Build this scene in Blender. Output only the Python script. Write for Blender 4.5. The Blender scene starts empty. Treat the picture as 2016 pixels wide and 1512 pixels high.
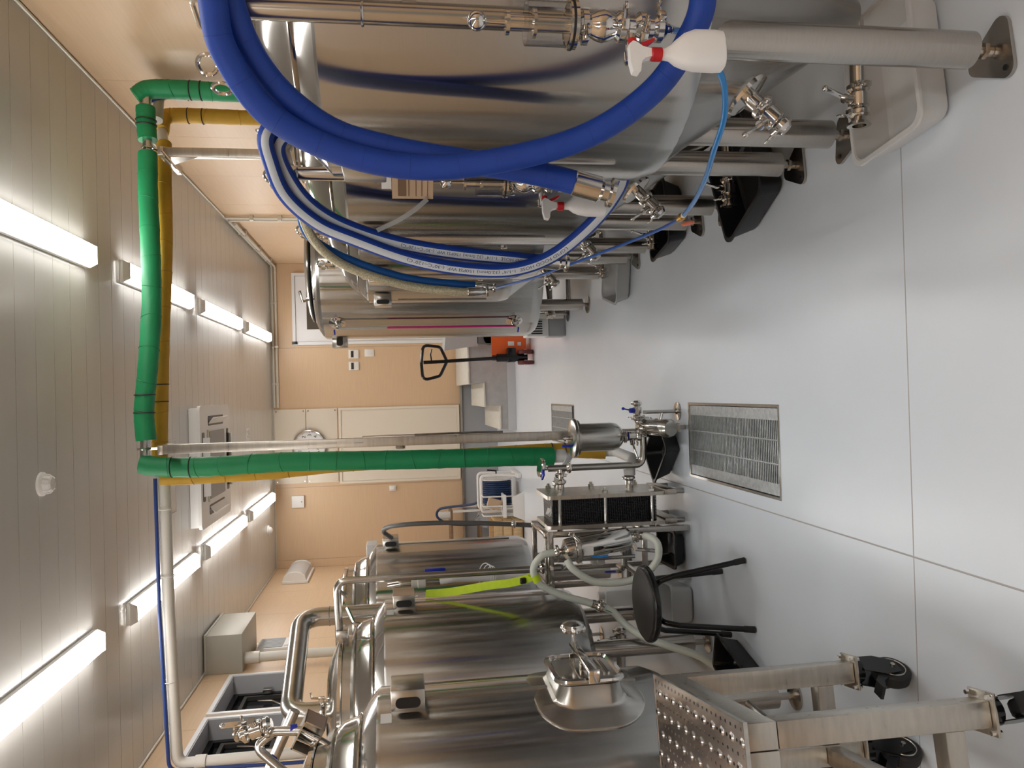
import bpy, bmesh, math, random
from mathutils import Vector, Matrix, Quaternion
random.seed(7)
SC = bpy.context.scene
COL = SC.collection
PI = math.pi

# ------------------------------------------------------------------ camera
F_PX = 1530.0                                  # focal length in pixels of a 2016-pixel wide frame
PITCH, YAW, ROLL = math.atan(229.5/F_PX), math.atan(16.3/F_PX), 0.025
fw = Vector((math.sin(YAW)*math.cos(PITCH), math.cos(YAW)*math.cos(PITCH), -math.sin(PITCH)))
rt = fw.cross(Vector((0, 0, 1))).normalized()
dn = fw.cross(rt)
up_r = math.cos(ROLL)*rt + math.sin(ROLL)*dn   # right of the upright picture
up_d = -math.sin(ROLL)*rt + math.cos(ROLL)*dn  # down of the upright picture
cam_d = bpy.data.cameras.new('camera')
cam = bpy.data.objects.new('camera', cam_d); COL.objects.link(cam)
cam_d.sensor_fit = 'HORIZONTAL'; cam_d.sensor_width = 36.0
cam_d.lens = 36.0*F_PX/2016.0
cam_d.clip_start = 0.05; cam_d.clip_end = 60
# the phone was held on its side: the picture's x axis points down in the room, its up axis points right
m = Matrix((up_d, up_r, -fw)).transposed().to_4x4()
m.translation = Vector((0, 0, 1.55))
cam.matrix_world = m
SC.camera = cam

# ------------------------------------------------------------------ world, exposure
w = bpy.data.worlds.new('world'); SC.world = w; w.use_nodes = True
w.node_tree.nodes['Background'].inputs[0].default_value = (0.9, 0.92, 1, 1)
w.node_tree.nodes['Background'].inputs[1].default_value = 0.02
SC.view_settings.view_transform = 'Standard'
SC.view_settings.look = 'None'
SC.view_settings.gamma = 1.0
SC.view_settings.use_curve_mapping = False
SC.view_settings.exposure = 1.10
LAMP_STRENGTH = 9.0
try:
    SC.cycles.max_bounces = 8; SC.cycles.diffuse_bounces = 4; SC.cycles.glossy_bounces = 5
    SC.cycles.transmission_bounces = 8; SC.cycles.transparent_max_bounces = 8
    SC.cycles.sample_clamp_indirect = 6.0
    SC.cycles.caustics_reflective = False; SC.cycles.caustics_refractive = False
except Exception:
    pass

# ------------------------------------------------------------------ materials
MATS = {}
def mat(name, col, rough=0.5, metal=0.0, noise=None, bump=None, aniso=0.0, trans=0.0, emit=None,
        coat=0.0, spec=0.5, ior=1.45, rnoise=0.0, alpha=1.0):
    """noise=(scale xyz, amount): colour variation;  bump=(scale xyz, strength)"""
    if name in MATS: return MATS[name]
    M = bpy.data.materials.new(name); M.use_nodes = True
    nt = M.node_tree; P = nt.nodes['Principled BSDF']
    c = (*col, 1)
    P.inputs['Base Color'].default_value = c
    P.inputs['Roughness'].default_value = rough
    P.inputs['Metallic'].default_value = metal
    P.inputs['Specular IOR Level'].default_value = spec
    P.inputs['IOR'].default_value = ior
    P.inputs['Transmission Weight'].default_value = trans
    P.inputs['Coat Weight'].default_value = coat
    P.inputs['Alpha'].default_value = alpha
    tc = nt.nodes.new('ShaderNodeTexCoord')
    def nz(scale, detail=4):
        mp = nt.nodes.new('ShaderNodeMapping'); mp.inputs['Scale'].default_value = scale
        nt.links.new(tc.outputs['Object'], mp.inputs[0])
        n = nt.nodes.new('ShaderNodeTexNoise'); n.inputs['Scale'].default_value = 1.0; n.inputs['Detail'].default_value = detail
        nt.links.new(mp.outputs[0], n.inputs['Vector']); return n
    if noise or rnoise:
        n = nz(noise[0] if noise else (8, 8, 8))
        if noise:
            mr = nt.nodes.new('ShaderNodeMapRange')
            mr.inputs['From Min'].default_value = 0.3; mr.inputs['From Max'].default_value = 0.7
            mr.inputs['To Min'].default_value = 1-noise[1]; mr.inputs['To Max'].default_value = 1+noise[1]
            nt.links.new(n.outputs['Fac'], mr.inputs[0])
            mx = nt.nodes.new('ShaderNodeVectorMath'); mx.operation = 'SCALE'; mx.inputs[0].default_value = col
            nt.links.new(mr.outputs[0], mx.inputs['Scale']); nt.links.new(mx.outputs[0], P.inputs['Base Color'])
        if rnoise:
            mr2 = nt.nodes.new('ShaderNodeMapRange')
            mr2.inputs['From Min'].default_value = 0.3; mr2.inputs['From Max'].default_value = 0.7
            mr2.inputs['To Min'].default_value = max(0.02, rough-rnoise); mr2.inputs['To Max'].default_value = rough+rnoise
            nt.links.new(n.outputs['Fac'], mr2.inputs[0]); nt.links.new(mr2.outputs[0], P.inputs['Roughness'])
    if bump:
        n2 = nz(bump[0])
        b = nt.nodes.new('ShaderNodeBump'); b.inputs['Strength'].default_value = bump[1]; b.inputs['Distance'].default_value = 0.01
        nt.links.new(n2.outputs['Fac'], b.inputs['Height']); nt.links.new(b.outputs[0], P.inputs['Normal'])
    if aniso:
        P.inputs['Anisotropic'].default_value = aniso; P.inputs['Anisotropic Rotation'].default_value = .25
        t = nt.nodes.new('ShaderNodeTangent'); t.direction_type = 'RADIAL'; t.axis = 'Z'
        nt.links.new(t.outputs[0], P.inputs['Tangent'])
    if emit:
        P.inputs['Emission Color'].default_value = (*emit[0], 1); P.inputs['Emission Strength'].default_value = emit[1]
    MATS[name] = M
    return M
STEEL = mat('brushed_steel', (.44, .43, .412), .18, 1, noise=((3, 3, 500), .03), aniso=1.0)
STEELP = mat('polished_steel', (.66, .64, .61), .10, 1, rnoise=.03)
STEELS = mat('satin_steel', (.50, .485, .455), .24, 1, noise=((30, 30, 4), .07))
STEELD = mat('dull_steel', (.46, .43, .395), .22, 1, noise=((30, 30, 200), .04), aniso=.7)
STEELF = mat('frame_steel', (.50, .465, .41), .33, 1, noise=((6, 60, 60), .10), rnoise=.06)
GALV = mat('galvanised_steel', (.50, .53, .55), .42, .8, noise=((60, 60, 60), .16))
FLOORM = mat('vinyl_floor', (.70, .755, .82), .26, 0, noise=((3, 3, 1), .012), bump=((2.5, 2.5, 1), .015))
SEAMM = mat('floor_weld', (.42, .40, .40), .4)
CEILM = mat('ceiling_panel', (.60, .585, .555), .20, 0, noise=((1, 6, 1), .02))
WALLM = mat('wall_panel', (.68, .49, .315), .38, 0, noise=((3, 3, 70), .03))
WALLG = mat('grey_kerb_paint', (.36, .37, .385), .55, 0, noise=((160, 160, 160), .09))
CONC = mat('step_concrete', (.40, .40, .395), .7, 0, noise=((12, 12, 12), .08))
CONCT = mat('step_tread', (.62, .60, .54), .7, 0, noise=((14, 14, 14), .08))
TRIMM = mat('trim_metal', (.62, .58, .50), .35, .2)
CREAM = mat('cream_paint', (.78, .71, .60), .4)
WHITEP = mat('white_plastic', (.82, .81, .79), .4)
WHITED = mat('white_door', (.80, .81, .83), .35)
GREYP = mat('grey_plastic', (.40, .41, .42), .5)
BLACKP = mat('black_plastic', (.012, .012, .014), .35)
BLACKM = mat('black_gloss_metal', (.010, .010, .011), .18)
RUBBER = mat('black_rubber', (.02, .02, .02), .6)
SEATM = mat('seat_vinyl', (.022, .020, .019), .40, noise=((200, 200, 200), .1))
DARKG = mat('dark_glass', (.02, .022, .024), .08)
BLUEH = mat('blue_hose', (.008, .048, .32), .55, noise=((20, 20, 20), .06), bump=((300, 300, 300), .05))
BLUEW = mat('blue_wrap_seam', (.008, .04, .28), .6)
BLUEL = mat('light_blue_tube', (.02, .23, .62), .25, coat=.3)
BLUEC = mat('blue_cable', (.025, .06, .24), .5)
NAVY = mat('reel_hose', (.012, .035, .10), .4)
BLUEP = mat('blue_handle', (.012, .03, .40), .4)
STRIPE = mat('hose_label_band', (.62, .66, .71), .5)
INK = mat('blue_ink', (.02, .03, .12), .6)
GREEN = mat('green_wrap', (.015, .27, .10), .5, noise=((6, 6, 6), .10), bump=((14, 14, 14), .25))
YELLOW = mat('yellow_wrap', (.62, .36, .035), .6, noise=((10, 10, 10), .08), bump=((20, 20, 20), .3))
TIE = mat('black_tie', (.02, .02, .02), .5)
PVC = mat('white_pvc', (.75, .72, .66), .4)
PVCG = mat('grey_pvc', (.66, .63, .55), .4)
MILK = mat('milky_hose', (.80, .84, .75), .35, trans=.2, noise=((6, 6, 6), .04))
BRAID = mat('braided_hose', (.52, .48, .34), .35, .3, noise=((160, 160, 160), .35))
GLASS = mat('clear_acrylic', (.90, .91, .92), .04, trans=1.0, ior=1.49)
CLEARP = mat('clear_tray', (.88, .89, .89), .25, trans=.5, ior=1.2)
WTRAY = mat('white_tray', (.80, .80, .79), .4, trans=.15)
WBOT = mat('white_bottle', (.84, .84, .84), .4, coat=.2)
REDP = mat('red_plastic', (.50, .012, .018), .35)
ORANGE = mat('orange_paint', (.82, .13, .02), .35)
WHEELR = mat('dark_red_wheel', (.10, .015, .015), .5)
NEON = mat('neon_strap', (.62, .82, .03), .6, noise=((40, 40, 40), .05))
BRASS = mat('brass', (.65, .42, .14), .25, 1)
KRAFT = mat('kraft_label', (.56, .40, .27), .7)
PAPER = mat('paper', (.75, .74, .72), .7)
WOODL = mat('crate_wood', (.62, .44, .24), .65, noise=((60, 8, 8), .12))
WOODD = mat('dark_wood', (.22, .14, .08), .6, noise=((60, 8, 8), .2))
PINK = mat('pink_liquid', (.62, .03, .22), .3)
LAMPM = mat('lamp_diffuser', (1, .97, .92), .4, emit=((1.0, .985, .96), LAMP_STRENGTH))
LAMPB = mat('lamp_housing', (.85, .84, .82), .4)
BAG = mat('clear_film', (.85, .86, .88), .25, trans=.7, ior=1.15)
REDK = mat('coral_plastic', (.75, .20, .12), .4)
GASKET = mat('black_gasket', (.012, .012, .012), .5)
CLOCKF = mat('clock_face', (.82, .82, .82), .5)

# ------------------------------------------------------------------ mesh helpers
def V(*a): return Vector(a[0]) if len(a) == 1 else Vector(a)
def zto(d):
    return Vector((0, 0, 1)).rotation_difference(Vector(d).normalized()).to_matrix().to_4x4()
def catmull(pts, k=6, closed=False):
    pts = [Vector(p) for p in pts]; n = len(pts); out = []
    if n < 3: return pts
    segs = n if closed else n-1
    for i in range(segs):
        p0 = pts[(i-1) % n] if closed or i > 0 else pts[0]*2-pts[1]
        p1 = pts[i]; p2 = pts[(i+1) % n]
        p3 = pts[(i+2) % n] if closed or i+2 < n else pts[-1]*2-pts[-2]
        for j in range(k):
            t = j/k
            out.append(0.5*((2*p1)+(-p0+p2)*t+(2*p0-5*p1+4*p2-p3)*t*t+(-p0+3*p1-3*p2+p3)*t**3))
    if not closed: out.append(pts[-1])
    return out
def bend(pts, rad, k=6):
    """polyline with rounded corners of radius rad"""
    pts = [Vector(p) for p in pts]; out = [pts[0]]
    for i in range(1, len(pts)-1):
        a, b, c = pts[i-1], pts[i], pts[i+1]
        u = (a-b).normalized(); v = (c-b).normalized()
        ang = u.angle(v)
        if ang > PI-0.02: out.append(b); continue
        L = min(rad/math.tan(ang/2), (a-b).length*.49, (c-b).length*.49)
        p, q = b+u*L, b+v*L
        for j in range(k+1):
            t = j/k
            out.append((1-t)**2*p+2*t*(1-t)*b+t*t*q)
    out.append(pts[-1]); return out
class B:
    def __init__(s): s.bm = bmesh.new()
    def box(s, x0, x1, y0, y1, z0, z1, bev=0.0):
        if x0 > x1: x0, x1 = x1, x0
        if y0 > y1: y0, y1 = y1, y0
        if z0 > z1: z0, z1 = z1, z0
        return s.obox(((x0+x1)/2, (y0+y1)/2, (z0+z1)/2), (x1-x0, y1-y0, z1-z0), None, bev)
    def obox(s, c, size, rot=None, bev=0.0):
        M = Matrix.Translation(Vector(c)) @ (rot.to_4x4() if rot is not None else Matrix.Identity(4)) @ Matrix.Diagonal((*size, 1))
        r = bmesh.ops.create_cube(s.bm, size=1.0, matrix=M)
        if bev:
            es = list({e for v in r['verts'] for e in v.link_edges})
            bmesh.ops.bevel(s.bm, geom=es, offset=bev, segments=2, affect='EDGES', profile=0.5)
        return s
    def ring(s, pts): return [s.bm.verts.new(p) for p in pts]
    def skin(s, rings, closed_ring=True, cap=(True, True), loop=False):
        n = len(rings[0])
        R = rings + ([rings[0]] if loop else [])
        for a, b in zip(R[:-1], R[1:]):
            for i in range(n if closed_ring else n-1):
                j = (i+1) % n
                f = (a[i], a[j], b[j], b[i])
                if len(set(f)) > 2:
                    try: s.bm.faces.new(f)
                    except ValueError: pass
        if closed_ring and not loop:
            if cap[0]:
                try: s.bm.faces.new(list(reversed(rings[0])))
                except ValueError: pass
            if cap[1]:
                try: s.bm.faces.new(rings[-1])
                except ValueError: pass
        return s
    def lathe(s, prof, o=(0, 0, 0), d=(0, 0, 1), n=32, cap=(True, True)):
        M = Matrix.Translation(Vector(o)) @ zto(d)
        rs = []
        for r, z in prof:
            r = max(r, 1e-4)
            rs.append(s.ring([M @ Vector((r*math.cos(2*PI*i/n), r*math.sin(2*PI*i/n), z)) for i in range(n)]))
        return s.skin(rs, cap=cap)
    def cyl(s, p, q, r, r2=None, n=18, cap=(True, True)):
        p = Vector(p); q = Vector(q); d = q-p
        return s.lathe([(r, 0), (r if r2 is None else r2, d.length)], p, d, n, cap)
    def tube(s, pts, r, n=12, closed=False, cap=(True, True)):
        pts = [Vector(p) for p in pts]; m_ = len(pts); rs = []
        nrm = None
        for i, p in enumerate(pts):
            if closed: t = (pts[(i+1) % m_]-pts[i-1]).normalized()
            else: t = (pts[min(i+1, m_-1)]-pts[max(i-1, 0)]).normalized()
            if nrm is None:
                nrm = t.orthogonal().normalized()
            else:
                nrm = (nrm-t*nrm.dot(t)).normalized()
            b = t.cross(nrm)
            rr = r(i/(m_-1)) if callable(r) else r
            rs.append(s.ring([p+rr*(nrm*math.cos(2*PI*k/n)+b*math.sin(2*PI*k/n)) for k in range(n)]))
        return s.skin(rs, loop=closed, cap=cap)
    def strip(s, pts, nrms, w, th=0.001):
        """flat strap along pts; nrms: face normals"""
        rs = []
        m_ = len(pts)
        for i, p in enumerate(pts):
            p = Vector(p); t = (Vector(pts[min(i+1, m_-1)])-Vector(pts[max(i-1, 0)])).normalized()
            nn = Vector(nrms[i]); nn = (nn-t*nn.dot(t)).normalized(); b = t.cross(nn)
            rs.append(s.ring([p+b*w/2+nn*th/2, p-b*w/2+nn*th/2, p-b*w/2-nn*th/2, p+b*w/2-nn*th/2]))
        return s.skin(rs)
    def sph(s, c, r, n=16, sc=(1, 1, 1)):
        M = Matrix.Translation(Vector(c)) @ Matrix.Diagonal((*sc, 1))
        bmesh.ops.create_uvsphere(s.bm, u_segments=n, v_segments=max(8, n//2), radius=r, matrix=M); return s
    def torus(s, c, ax, R, r, n=28, k=10, a0=0, a1=2*PI):
        M = Matrix.Translation(Vector(c)) @ zto(ax)
        full = abs(a1-a0-2*PI) < 1e-6
        pts = [M @ Vector((R*math.cos(a0+(a1-a0)*i/n), R*math.sin(a0+(a1-a0)*i/n), 0)) for i in range(n if full else n+1)]
        return s.tube(pts, r, k, closed=full)
    def prism(s, pts, ext):
        ext = Vector(ext)
        a = s.ring([Vector(p) for p in pts]); b = s.ring([Vector(p)+ext for p in pts])
        return s.skin([a, b])
    def rrect(s, c, u, v, w, h, rad, ext, k=5):
        """rounded rectangle plate centred c spanned by unit u, v, extruded by ext"""
        return s.prism(rr_pts(c, u, v, w, h, rad, k), ext)
    def frame(s, c, u, v, w, h, rad, t, ext, k=5):
        ext = Vector(ext)
        o = rr_pts(c, u, v, w, h, rad, k); i = rr_pts(c, u, v, w-2*t, h-2*t, max(rad-t, .002), k)
        a = s.ring(o); b = s.ring([p+ext for p in o]); cc = s.ring([p+ext for p in i]); d = s.ring(i)
        return s.skin([a, b, cc, d], loop=True)
    def build(s, name, material, parent=None, sharp=32, stuff=False, org=None):
        bm = s.bm
        bmesh.ops.remove_doubles(bm, verts=bm.verts, dist=1e-6)
        bmesh.ops.recalc_face_normals(bm, faces=bm.faces)
        lim = math.radians(sharp)
        for e in bm.edges:
            if len(e.link_faces) == 2:
                try: e.smooth = e.calc_face_angle() < lim
                except ValueError: e.smooth = False
            else: e.smooth = False
        for f in bm.faces: f.smooth = True
        if parent is not None and org is None:
            o = Vector((0, 0, 0)); p = parent
            # world position of the parent (no part or thing is rotated at build time)
            while p is not None: o += p.location; p = p.parent
        elif org is not None: o = Vector(org)
        else:
            xs = [v.co for v in bm.verts]
            o = Vector(((min(c.x for c in xs)+max(c.x for c in xs))/2, (min(c.y for c in xs)+max(c.y for c in xs))/2, min(c.z for c in xs)))
        bmesh.ops.translate(bm, verts=bm.verts, vec=-o)
        me = bpy.data.meshes.new(name); bm.to_mesh(me); bm.free()
        me.materials.append(material)
        ob = bpy.data.objects.new(name, me); COL.objects.link(ob)
        if parent is not None: ob.parent = parent
        else: ob.location = o
        if stuff: ob['kind'] = 'stuff'
        return ob
def rr_pts(c, u, v, w, h, rad, k=5):
    c = Vector(c); u = Vector(u).normalized(); v = Vector(v).normalized(); out = []
    rad = min(rad, w/2-1e-4, h/2-1e-4)
    for sx, sy, a0 in ((1, 1, 0), (-1, 1, PI/2), (-1, -1, PI), (1, -1, 3*PI/2)):
        for j in range(k+1):
            a = a0+PI/2*j/k
            out.append(c+u*(sx*(w/2-rad)+rad*math.cos(a))+v*(sy*(h/2-rad)+rad*math.sin(a)))
    return out
def tag(o, label, cat, group=None):
    o['label'] = label; o['category'] = cat
    if group: o['group'] = group
    return o
def thing(name, label, cat, loc, group=None):
    o = bpy.data.objects.new(name, None); COL.objects.link(o); o.location = loc; o.empty_display_size = .1
    return tag(o, label, cat, group)
def struct(o, label=None):
    o['kind'] = 'structure'
    if label: o['label'] = label
    return o
def text_mesh(body, size):
    """flat triangles of a line of lettering: verts (x,y), faces, width"""
    cu = bpy.data.curves.new('lettering', 'FONT'); cu.body = body; cu.size = size; cu.resolution_u = 2
    ob = bpy.data.objects.new('lettering', cu); COL.objects.link(ob)
    dg = bpy.context.evaluated_depsgraph_get(); dg.update()
    me = bpy.data.meshes.new_from_object(ob.evaluated_get(dg))
    vs = [(v.co.x, v.co.y) for v in me.vertices]; fs = [tuple(p.vertices) for p in me.polygons]
    bpy.data.objects.remove(ob); bpy.data.curves.remove(cu); bpy.data.meshes.remove(me)
    return vs, fs, max(v[0] for v in vs)
def lettering(name, body, size, fn, material, parent):
    """fn(x,y,width) -> world point"""
    vs, fs, wd = text_mesh(body, size)
    b = B(); bv = [b.bm.verts.new((x, y, 0)) for x, y in vs]
    for f in fs:
        try: b.bm.faces.new([bv[i] for i in f])
        except ValueError: pass
    for _ in range(3):
        es = [e for e in b.bm.edges if e.calc_length() > size*.28]
        if not es: break
        bmesh.ops.subdivide_edges(b.bm, edges=es, cuts=1)
        bmesh.ops.triangulate(b.bm, faces=[f for f in b.bm.faces if len(f.verts) > 3])
    for v in b.bm.verts: v.co = fn(v.co.x, v.co.y, wd)
    return b.build(name, material, parent)

# fittings shared by many vessels ------------------------------------------------------
def clamp_bm(b, p, d, r, wing=None):
    """a tri-clamp: two flanges, a split band with ears and a wing nut"""
    p = Vector(p); d = Vector(d).normalized()
    b.lathe([(r, -.016), (r*1.45, -.006), (r*1.62, -.006), (r*1.62, .006), (r*1.45, .006), (r, .016)], p, d, 18)
    wv = Vector(wing) if wing is not None else d.orthogonal()
    wv = (wv-d*wv.dot(d)).normalized(); t = d.cross(wv)
    q = p+wv*r*1.72
    b.obox(q, (.016, .014, .022), Matrix((d, wv, t)).transposed(), .002)
    b.cyl(q-t*.012, q+t*.045, .0035, n=8)
    b.obox(q+t*.035, (.006, .026, .012), Matrix((d, wv, t)).transposed(), .002)
    return b
def valve(parent, p, d, r, hdir, hlen=.10, hmat=None, name='valve'):
    """butterfly valve: disc body between clamps plus a lever"""
    p = Vector(p); d = Vector(d).normalized(); h = Vector(hdir).normalized()
    b = B()
    b.lathe([(r, -.055), (r, -.02), (r*1.5, -.018), (r*1.5, .018), (r, .02), (r, .055)], p, d, 20)
    clamp_bm(b, p-d*.038, d, r, h.cross(d)); clamp_bm(b, p+d*.038, d, r, h)
    s_ = (h-d*h.dot(d)).normalized()
    b.cyl(p, p+s_*r*2.3, .009, n=10)
    vb = b.build(name, STEELP, parent)
    b = B(); q = p+s_*r*2.2
    side = d.cross(s_).normalized()
    lv = h
    R = Matrix((side, lv, side.cross(lv))).transposed()
    b.obox(q+lv*hlen/2, (.020, hlen, .006), R, .002)
    b.cyl(q-s_*.012, q+s_*.012, .014, n=12)
    b.sph(q+lv*hlen, .009, 10)
    b.build('lever', hmat or STEELP, vb)
    return vb
def eyebolt(parent, p, ax):
    p = Vector(p); b = B()
    b.cyl(p, p+V(0, 0, .035), .013, n=12); b.cyl(p+V(0, 0, .035), p+V(0, 0, .05), .008, n=10)
    b.torus(p+V(0, 0, .072), ax, .024, .0055, 20, 8)
    return b.build('eye_bolt', STEELP, parent)

# ================================================================== THE ROOM
XL, XR, YN, YF, ZC = -2.54, 2.02, -3.4, 12.0, 3.37
PITS = [(-.475, -.08, 2.985, 3.985), (-.50, -.125, 6.68, 7.70)]      # drain pits in the floor
WINS = [(6.60, 7.44, 2.48, 3.09), (5.77, 6.48, 2.48, 3.09)]          # openings in the left wall (y0,y1,z0,z1)
def cells(u0, u1, v0, v1, holes):
    us = sorted({u0, u1, *[min(max(h, u0), u1) for q in holes for h in q[:2]]})
    vs = sorted({v0, v1, *[min(max(h, v0), v1) for q in holes for h in q[2:]]})
    out = []
    for a, b in zip(us[:-1], us[1:]):
        for c, d in zip(vs[:-1], vs[1:]):
            mu, mv = (a+b)/2, (c+d)/2
            if b-a < 1e-5 or d-c < 1e-5: continue
            if not any(h[0] < mu < h[1] and h[2] < mv < h[3] for h in holes): out.append((a, b, c, d))
    return out
# floor: sub-floor with pits, vinyl sheets and weld beads
b = B()
for a, c, d, e in cells(XL-.1, XR+.1, YN-.1, YF+.1, PITS): b.box(a, c, d, e, -.12, -.003)
for p in PITS:
    b.box(p[0]-.02, p[0], p[2], p[3], -.30, -.003); b.box(p[1], p[1]+.02, p[2], p[3], -.30, -.003)
    b.box(p[0], p[1], p[2]-.02, p[2], -.30, -.003); b.box(p[0], p[1], p[3], p[3]+.02, -.30, -.003)
    b.box(p[0], p[1], p[2], p[3], -.32, -.30)
floor = struct(b.build('floor', WALLG, org=(0, 0, 0)), 'pale grey vinyl floor with welded seams')
SX, SY = -.535, 2.17
for (x0, x1) in ((XL, SX), (SX, XR)):
    for (y0, y1) in ((YN, SY), (SY, YF)):
        b = B()
        for a, c, d, e in cells(x0, x1, y0, y1, PITS): b.box(a, c, d, e, -.003, 0)
        b.build('vinyl_sheet', FLOORM, floor)
for y0, y1 in ((YN, SY), (SY, YF)):
    B().cyl((SX, y0, -.0015), (SX, y1, -.0015), .0035, n=8).build('weld_bead', SEAMM, floor)
for x0, x1 in ((XL, SX), (SX, XR)):
    B().cyl((x0, SY, -.0017), (x1, SY, -.0017), .003, n=8).build('weld_bead', SEAMM, floor)
# ceiling: boards laid across the room
ceiling = struct(B().box(XL-.1, XR+.1, YN-.1, YF+.1, ZC+.012, ZC+.08).build('ceiling', CEILM, org=(0, 0, 0)), 'ceiling of narrow glossy beige boards')
y = YN+.005; i = 0
pm = None
while y < YF-.02:
    w_ = .22
    y1 = min(y+w_, YF)
    bb = B()
    pr = [(y+.001, ZC), (y+w_-.004, ZC), (y+w_-.003, ZC+.004), (y+w_, ZC+.004), (y+w_, ZC+.012), (y+.001, ZC+.012)]
    if y1-y > .2: bb.prism([(XL, q, z_) for q, z_ in pr], (XR-XL, 0, 0))
    else: bb.box(XL, XR, y+.002, y1, ZC, ZC+.012)
    bb.build('ceiling_board', CEILM, ceiling)
    y += w_
# walls --------------------------------------------------------------------------------
KZ = .56                                                            # height of the grey painted kerb
def wall_panels(parent, axis, pos, inward, seams, z0, z1, holes=()):
    for a, c in zip(seams[:-1], seams[1:]):
        bb = B()
        for p, q, r_, s_ in cells(a+.0015, c-.0015, z0, z1, holes):
            if axis == 'x': bb.box(pos, pos+inward*.02, p, q, r_, s_)
            else: bb.box(p, q, pos, pos+inward*.02, r_, s_)
        bb.build('wall_board', WALLM, parent)
# right wall
wr = struct(B().box(XR+.02, XR+.15, YN-.1, YF+.1, 0, ZC+.08).build('wall_right', WALLG, org=(0, 0, 0)), 'beige panelled right wall')
seams = [YN]+[4.09+1.068*k for k in range(-8, 8) if YN+.1 < 4.09+1.068*k < YF-.1]+[YF]
wall_panels(wr, 'x', XR+.02, -1, seams, .35, ZC)
B().box(XR, XR+.03, YN, YF, 0, .35).build('kerb', WALLG, wr)
# left wall with two deep window openings
b = B()
for a, c, d, e in cells(YN-.1, YF+.1, 0, ZC+.08, WINS): b.box(XL-.36, XL-.02, a, c, d, e)
wl = struct(b.build('wall_left', WALLG, org=(0, 0, 0)), 'beige panelled left wall with deep window recesses')
seams = [YN]+[6.334+1.06*k for k in range(-10, 6) if YN+.1 < 6.334+1.06*k < YF-.1]+[YF]
wall_panels(wl, 'x', XL-.02, 1, seams, .35, ZC, WINS)
B().box(XL-.03, XL, YN, YF, 0, .35).build('kerb', WALLG, wl)
# far wall
wf = struct(B().box(XL-.1, XR+.1, YF+.02, YF+.15, 0, ZC+.08).build('wall_far', WALLG, org=(0, 0, 0)), 'beige far wall with a grey kerb')
wall_panels(wf, 'y', YF+.02, -1, [XL, -2.42, -1.34, .75, XR], KZ, ZC)
B().box(XL, XR, YF, YF+.03, 0, KZ-.02).build('kerb', WALLG, wf)
B().box(XL, XR, YF-.035, YF+.02, KZ-.02, KZ+.012).build('ledge', STEELD, wf)
wn = struct(B().box(XL-.1, XR+.1, YN-.15, YN, 0, ZC+.08).build('wall_near', WALLM, org=(0, 0, 0)), 'plain beige wall behind the camera')
d3 = struct(bpy.data.objects.new('added_door', None)); COL.objects.link(d3); d3.location = (.2, YN, 0); d3['label'] = 'added unseen grey double door behind the camera, for tank reflections'  # invented door out of view, added to give the steel tanks grey reflections
B().frame((.2, YN, 1.32), (1, 0, 0), (0, 0, 1), 2.1, 2.64, .004, .06, (0, .04, 0), 2).build('door_frame', STEELD, d3)
for x0, x1 in ((-.79, .19), (.21, 1.19)): B().box(x0, x1, YN, YN+.03, 0, 2.58).build('door_leaf', mat('added_door_grey', (.30, .31, .30), .4), d3)
# corner trims at the ceiling
for k, (a, c) in enumerate((((XR-.012, YN, ZC-.008), (XR-.012, YF, ZC-.008)), ((XL+.012, YN, ZC-.008), (XL+.012, YF, ZC-.008)), ((XL, YF-.012, ZC-.008), (XR, YF-.012, ZC-.008)))):
    struct(B().cyl(a, c, .010, n=8).build('trim_%d' % (k+1), TRIMM), 'thin cove strip between wall and ceiling')
for k, (a, c) in enumerate((((XR, YF), 1), ((XL, YF), -1))):
    pass
# windows in the left wall
for k, (y0, y1, z0, z1) in enumerate(WINS):
    root = struct(bpy.data.objects.new('window_%d' % (k+1), None)); COL.objects.link(root); root.location = (XL, (y0+y1)/2, z0)
    root['label'] = 'dark awning window deep in the left wall'
    b = B(); b.box(XL-.22, XL+.012, y0, y0+.012, z0, z1); b.box(XL-.22, XL+.012, y1-.012, y1, z0, z1)
    b.box(XL-.22, XL+.012, y0+.012, y1-.012, z0, z0+.012); b.box(XL-.22, XL+.012, y0+.012, y1-.012, z1-.012, z1)
    b.build('reveal', mat('window_reveal', (.50, .50, .52), .5), root)
    yc, zc = (y0+y1)/2, (z0+z1)/2
    B().frame((XL, yc, zc), (0, 1, 0), (0, 0, 1), y1-y0+.06, z1-z0+.06, .004, .035, (.02, 0, 0), 2).build('casing', WHITED, root)
    B().frame((XL-.20, yc, zc), (0, 1, 0), (0, 0, 1), y1-y0-.024, z1-z0-.024, .004, .045, (.05, 0, 0), 2).build('sash_frame', BLACKM, root)
    B().frame((XL-.19, yc, zc-.02), (0, 1, 0), (0, 0, 1), y1-y0-.13, z1-z0-.19, .004, .03, (.035, 0, 0), 2).build('inner_sash', mat('dark_bronze', (.06, .055, .05), .35), root)
    B().box(XL-.20, XL-.195, y0+.03, y1-.03, z0+.03, z1-.03).build('pane', DARKG, root)
    b = B(); b.box(XL-.15, XL-.11, yc-.03, yc+.03, z0+.06, z0+.12, .006); b.tube([(XL-.13, yc, z0+.10), (XL-.09, yc+.02, z0+.2), (XL-.11, yc+.09, z0+.33)], .008, 8)
    b.build('latch', STEELD, root)
    b = B(); b.box(XL-.14, XL-.10, y1-.09, y1-.03, z0+.25, z0+.33, .006); b.build('stay', STEELD, root)
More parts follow.
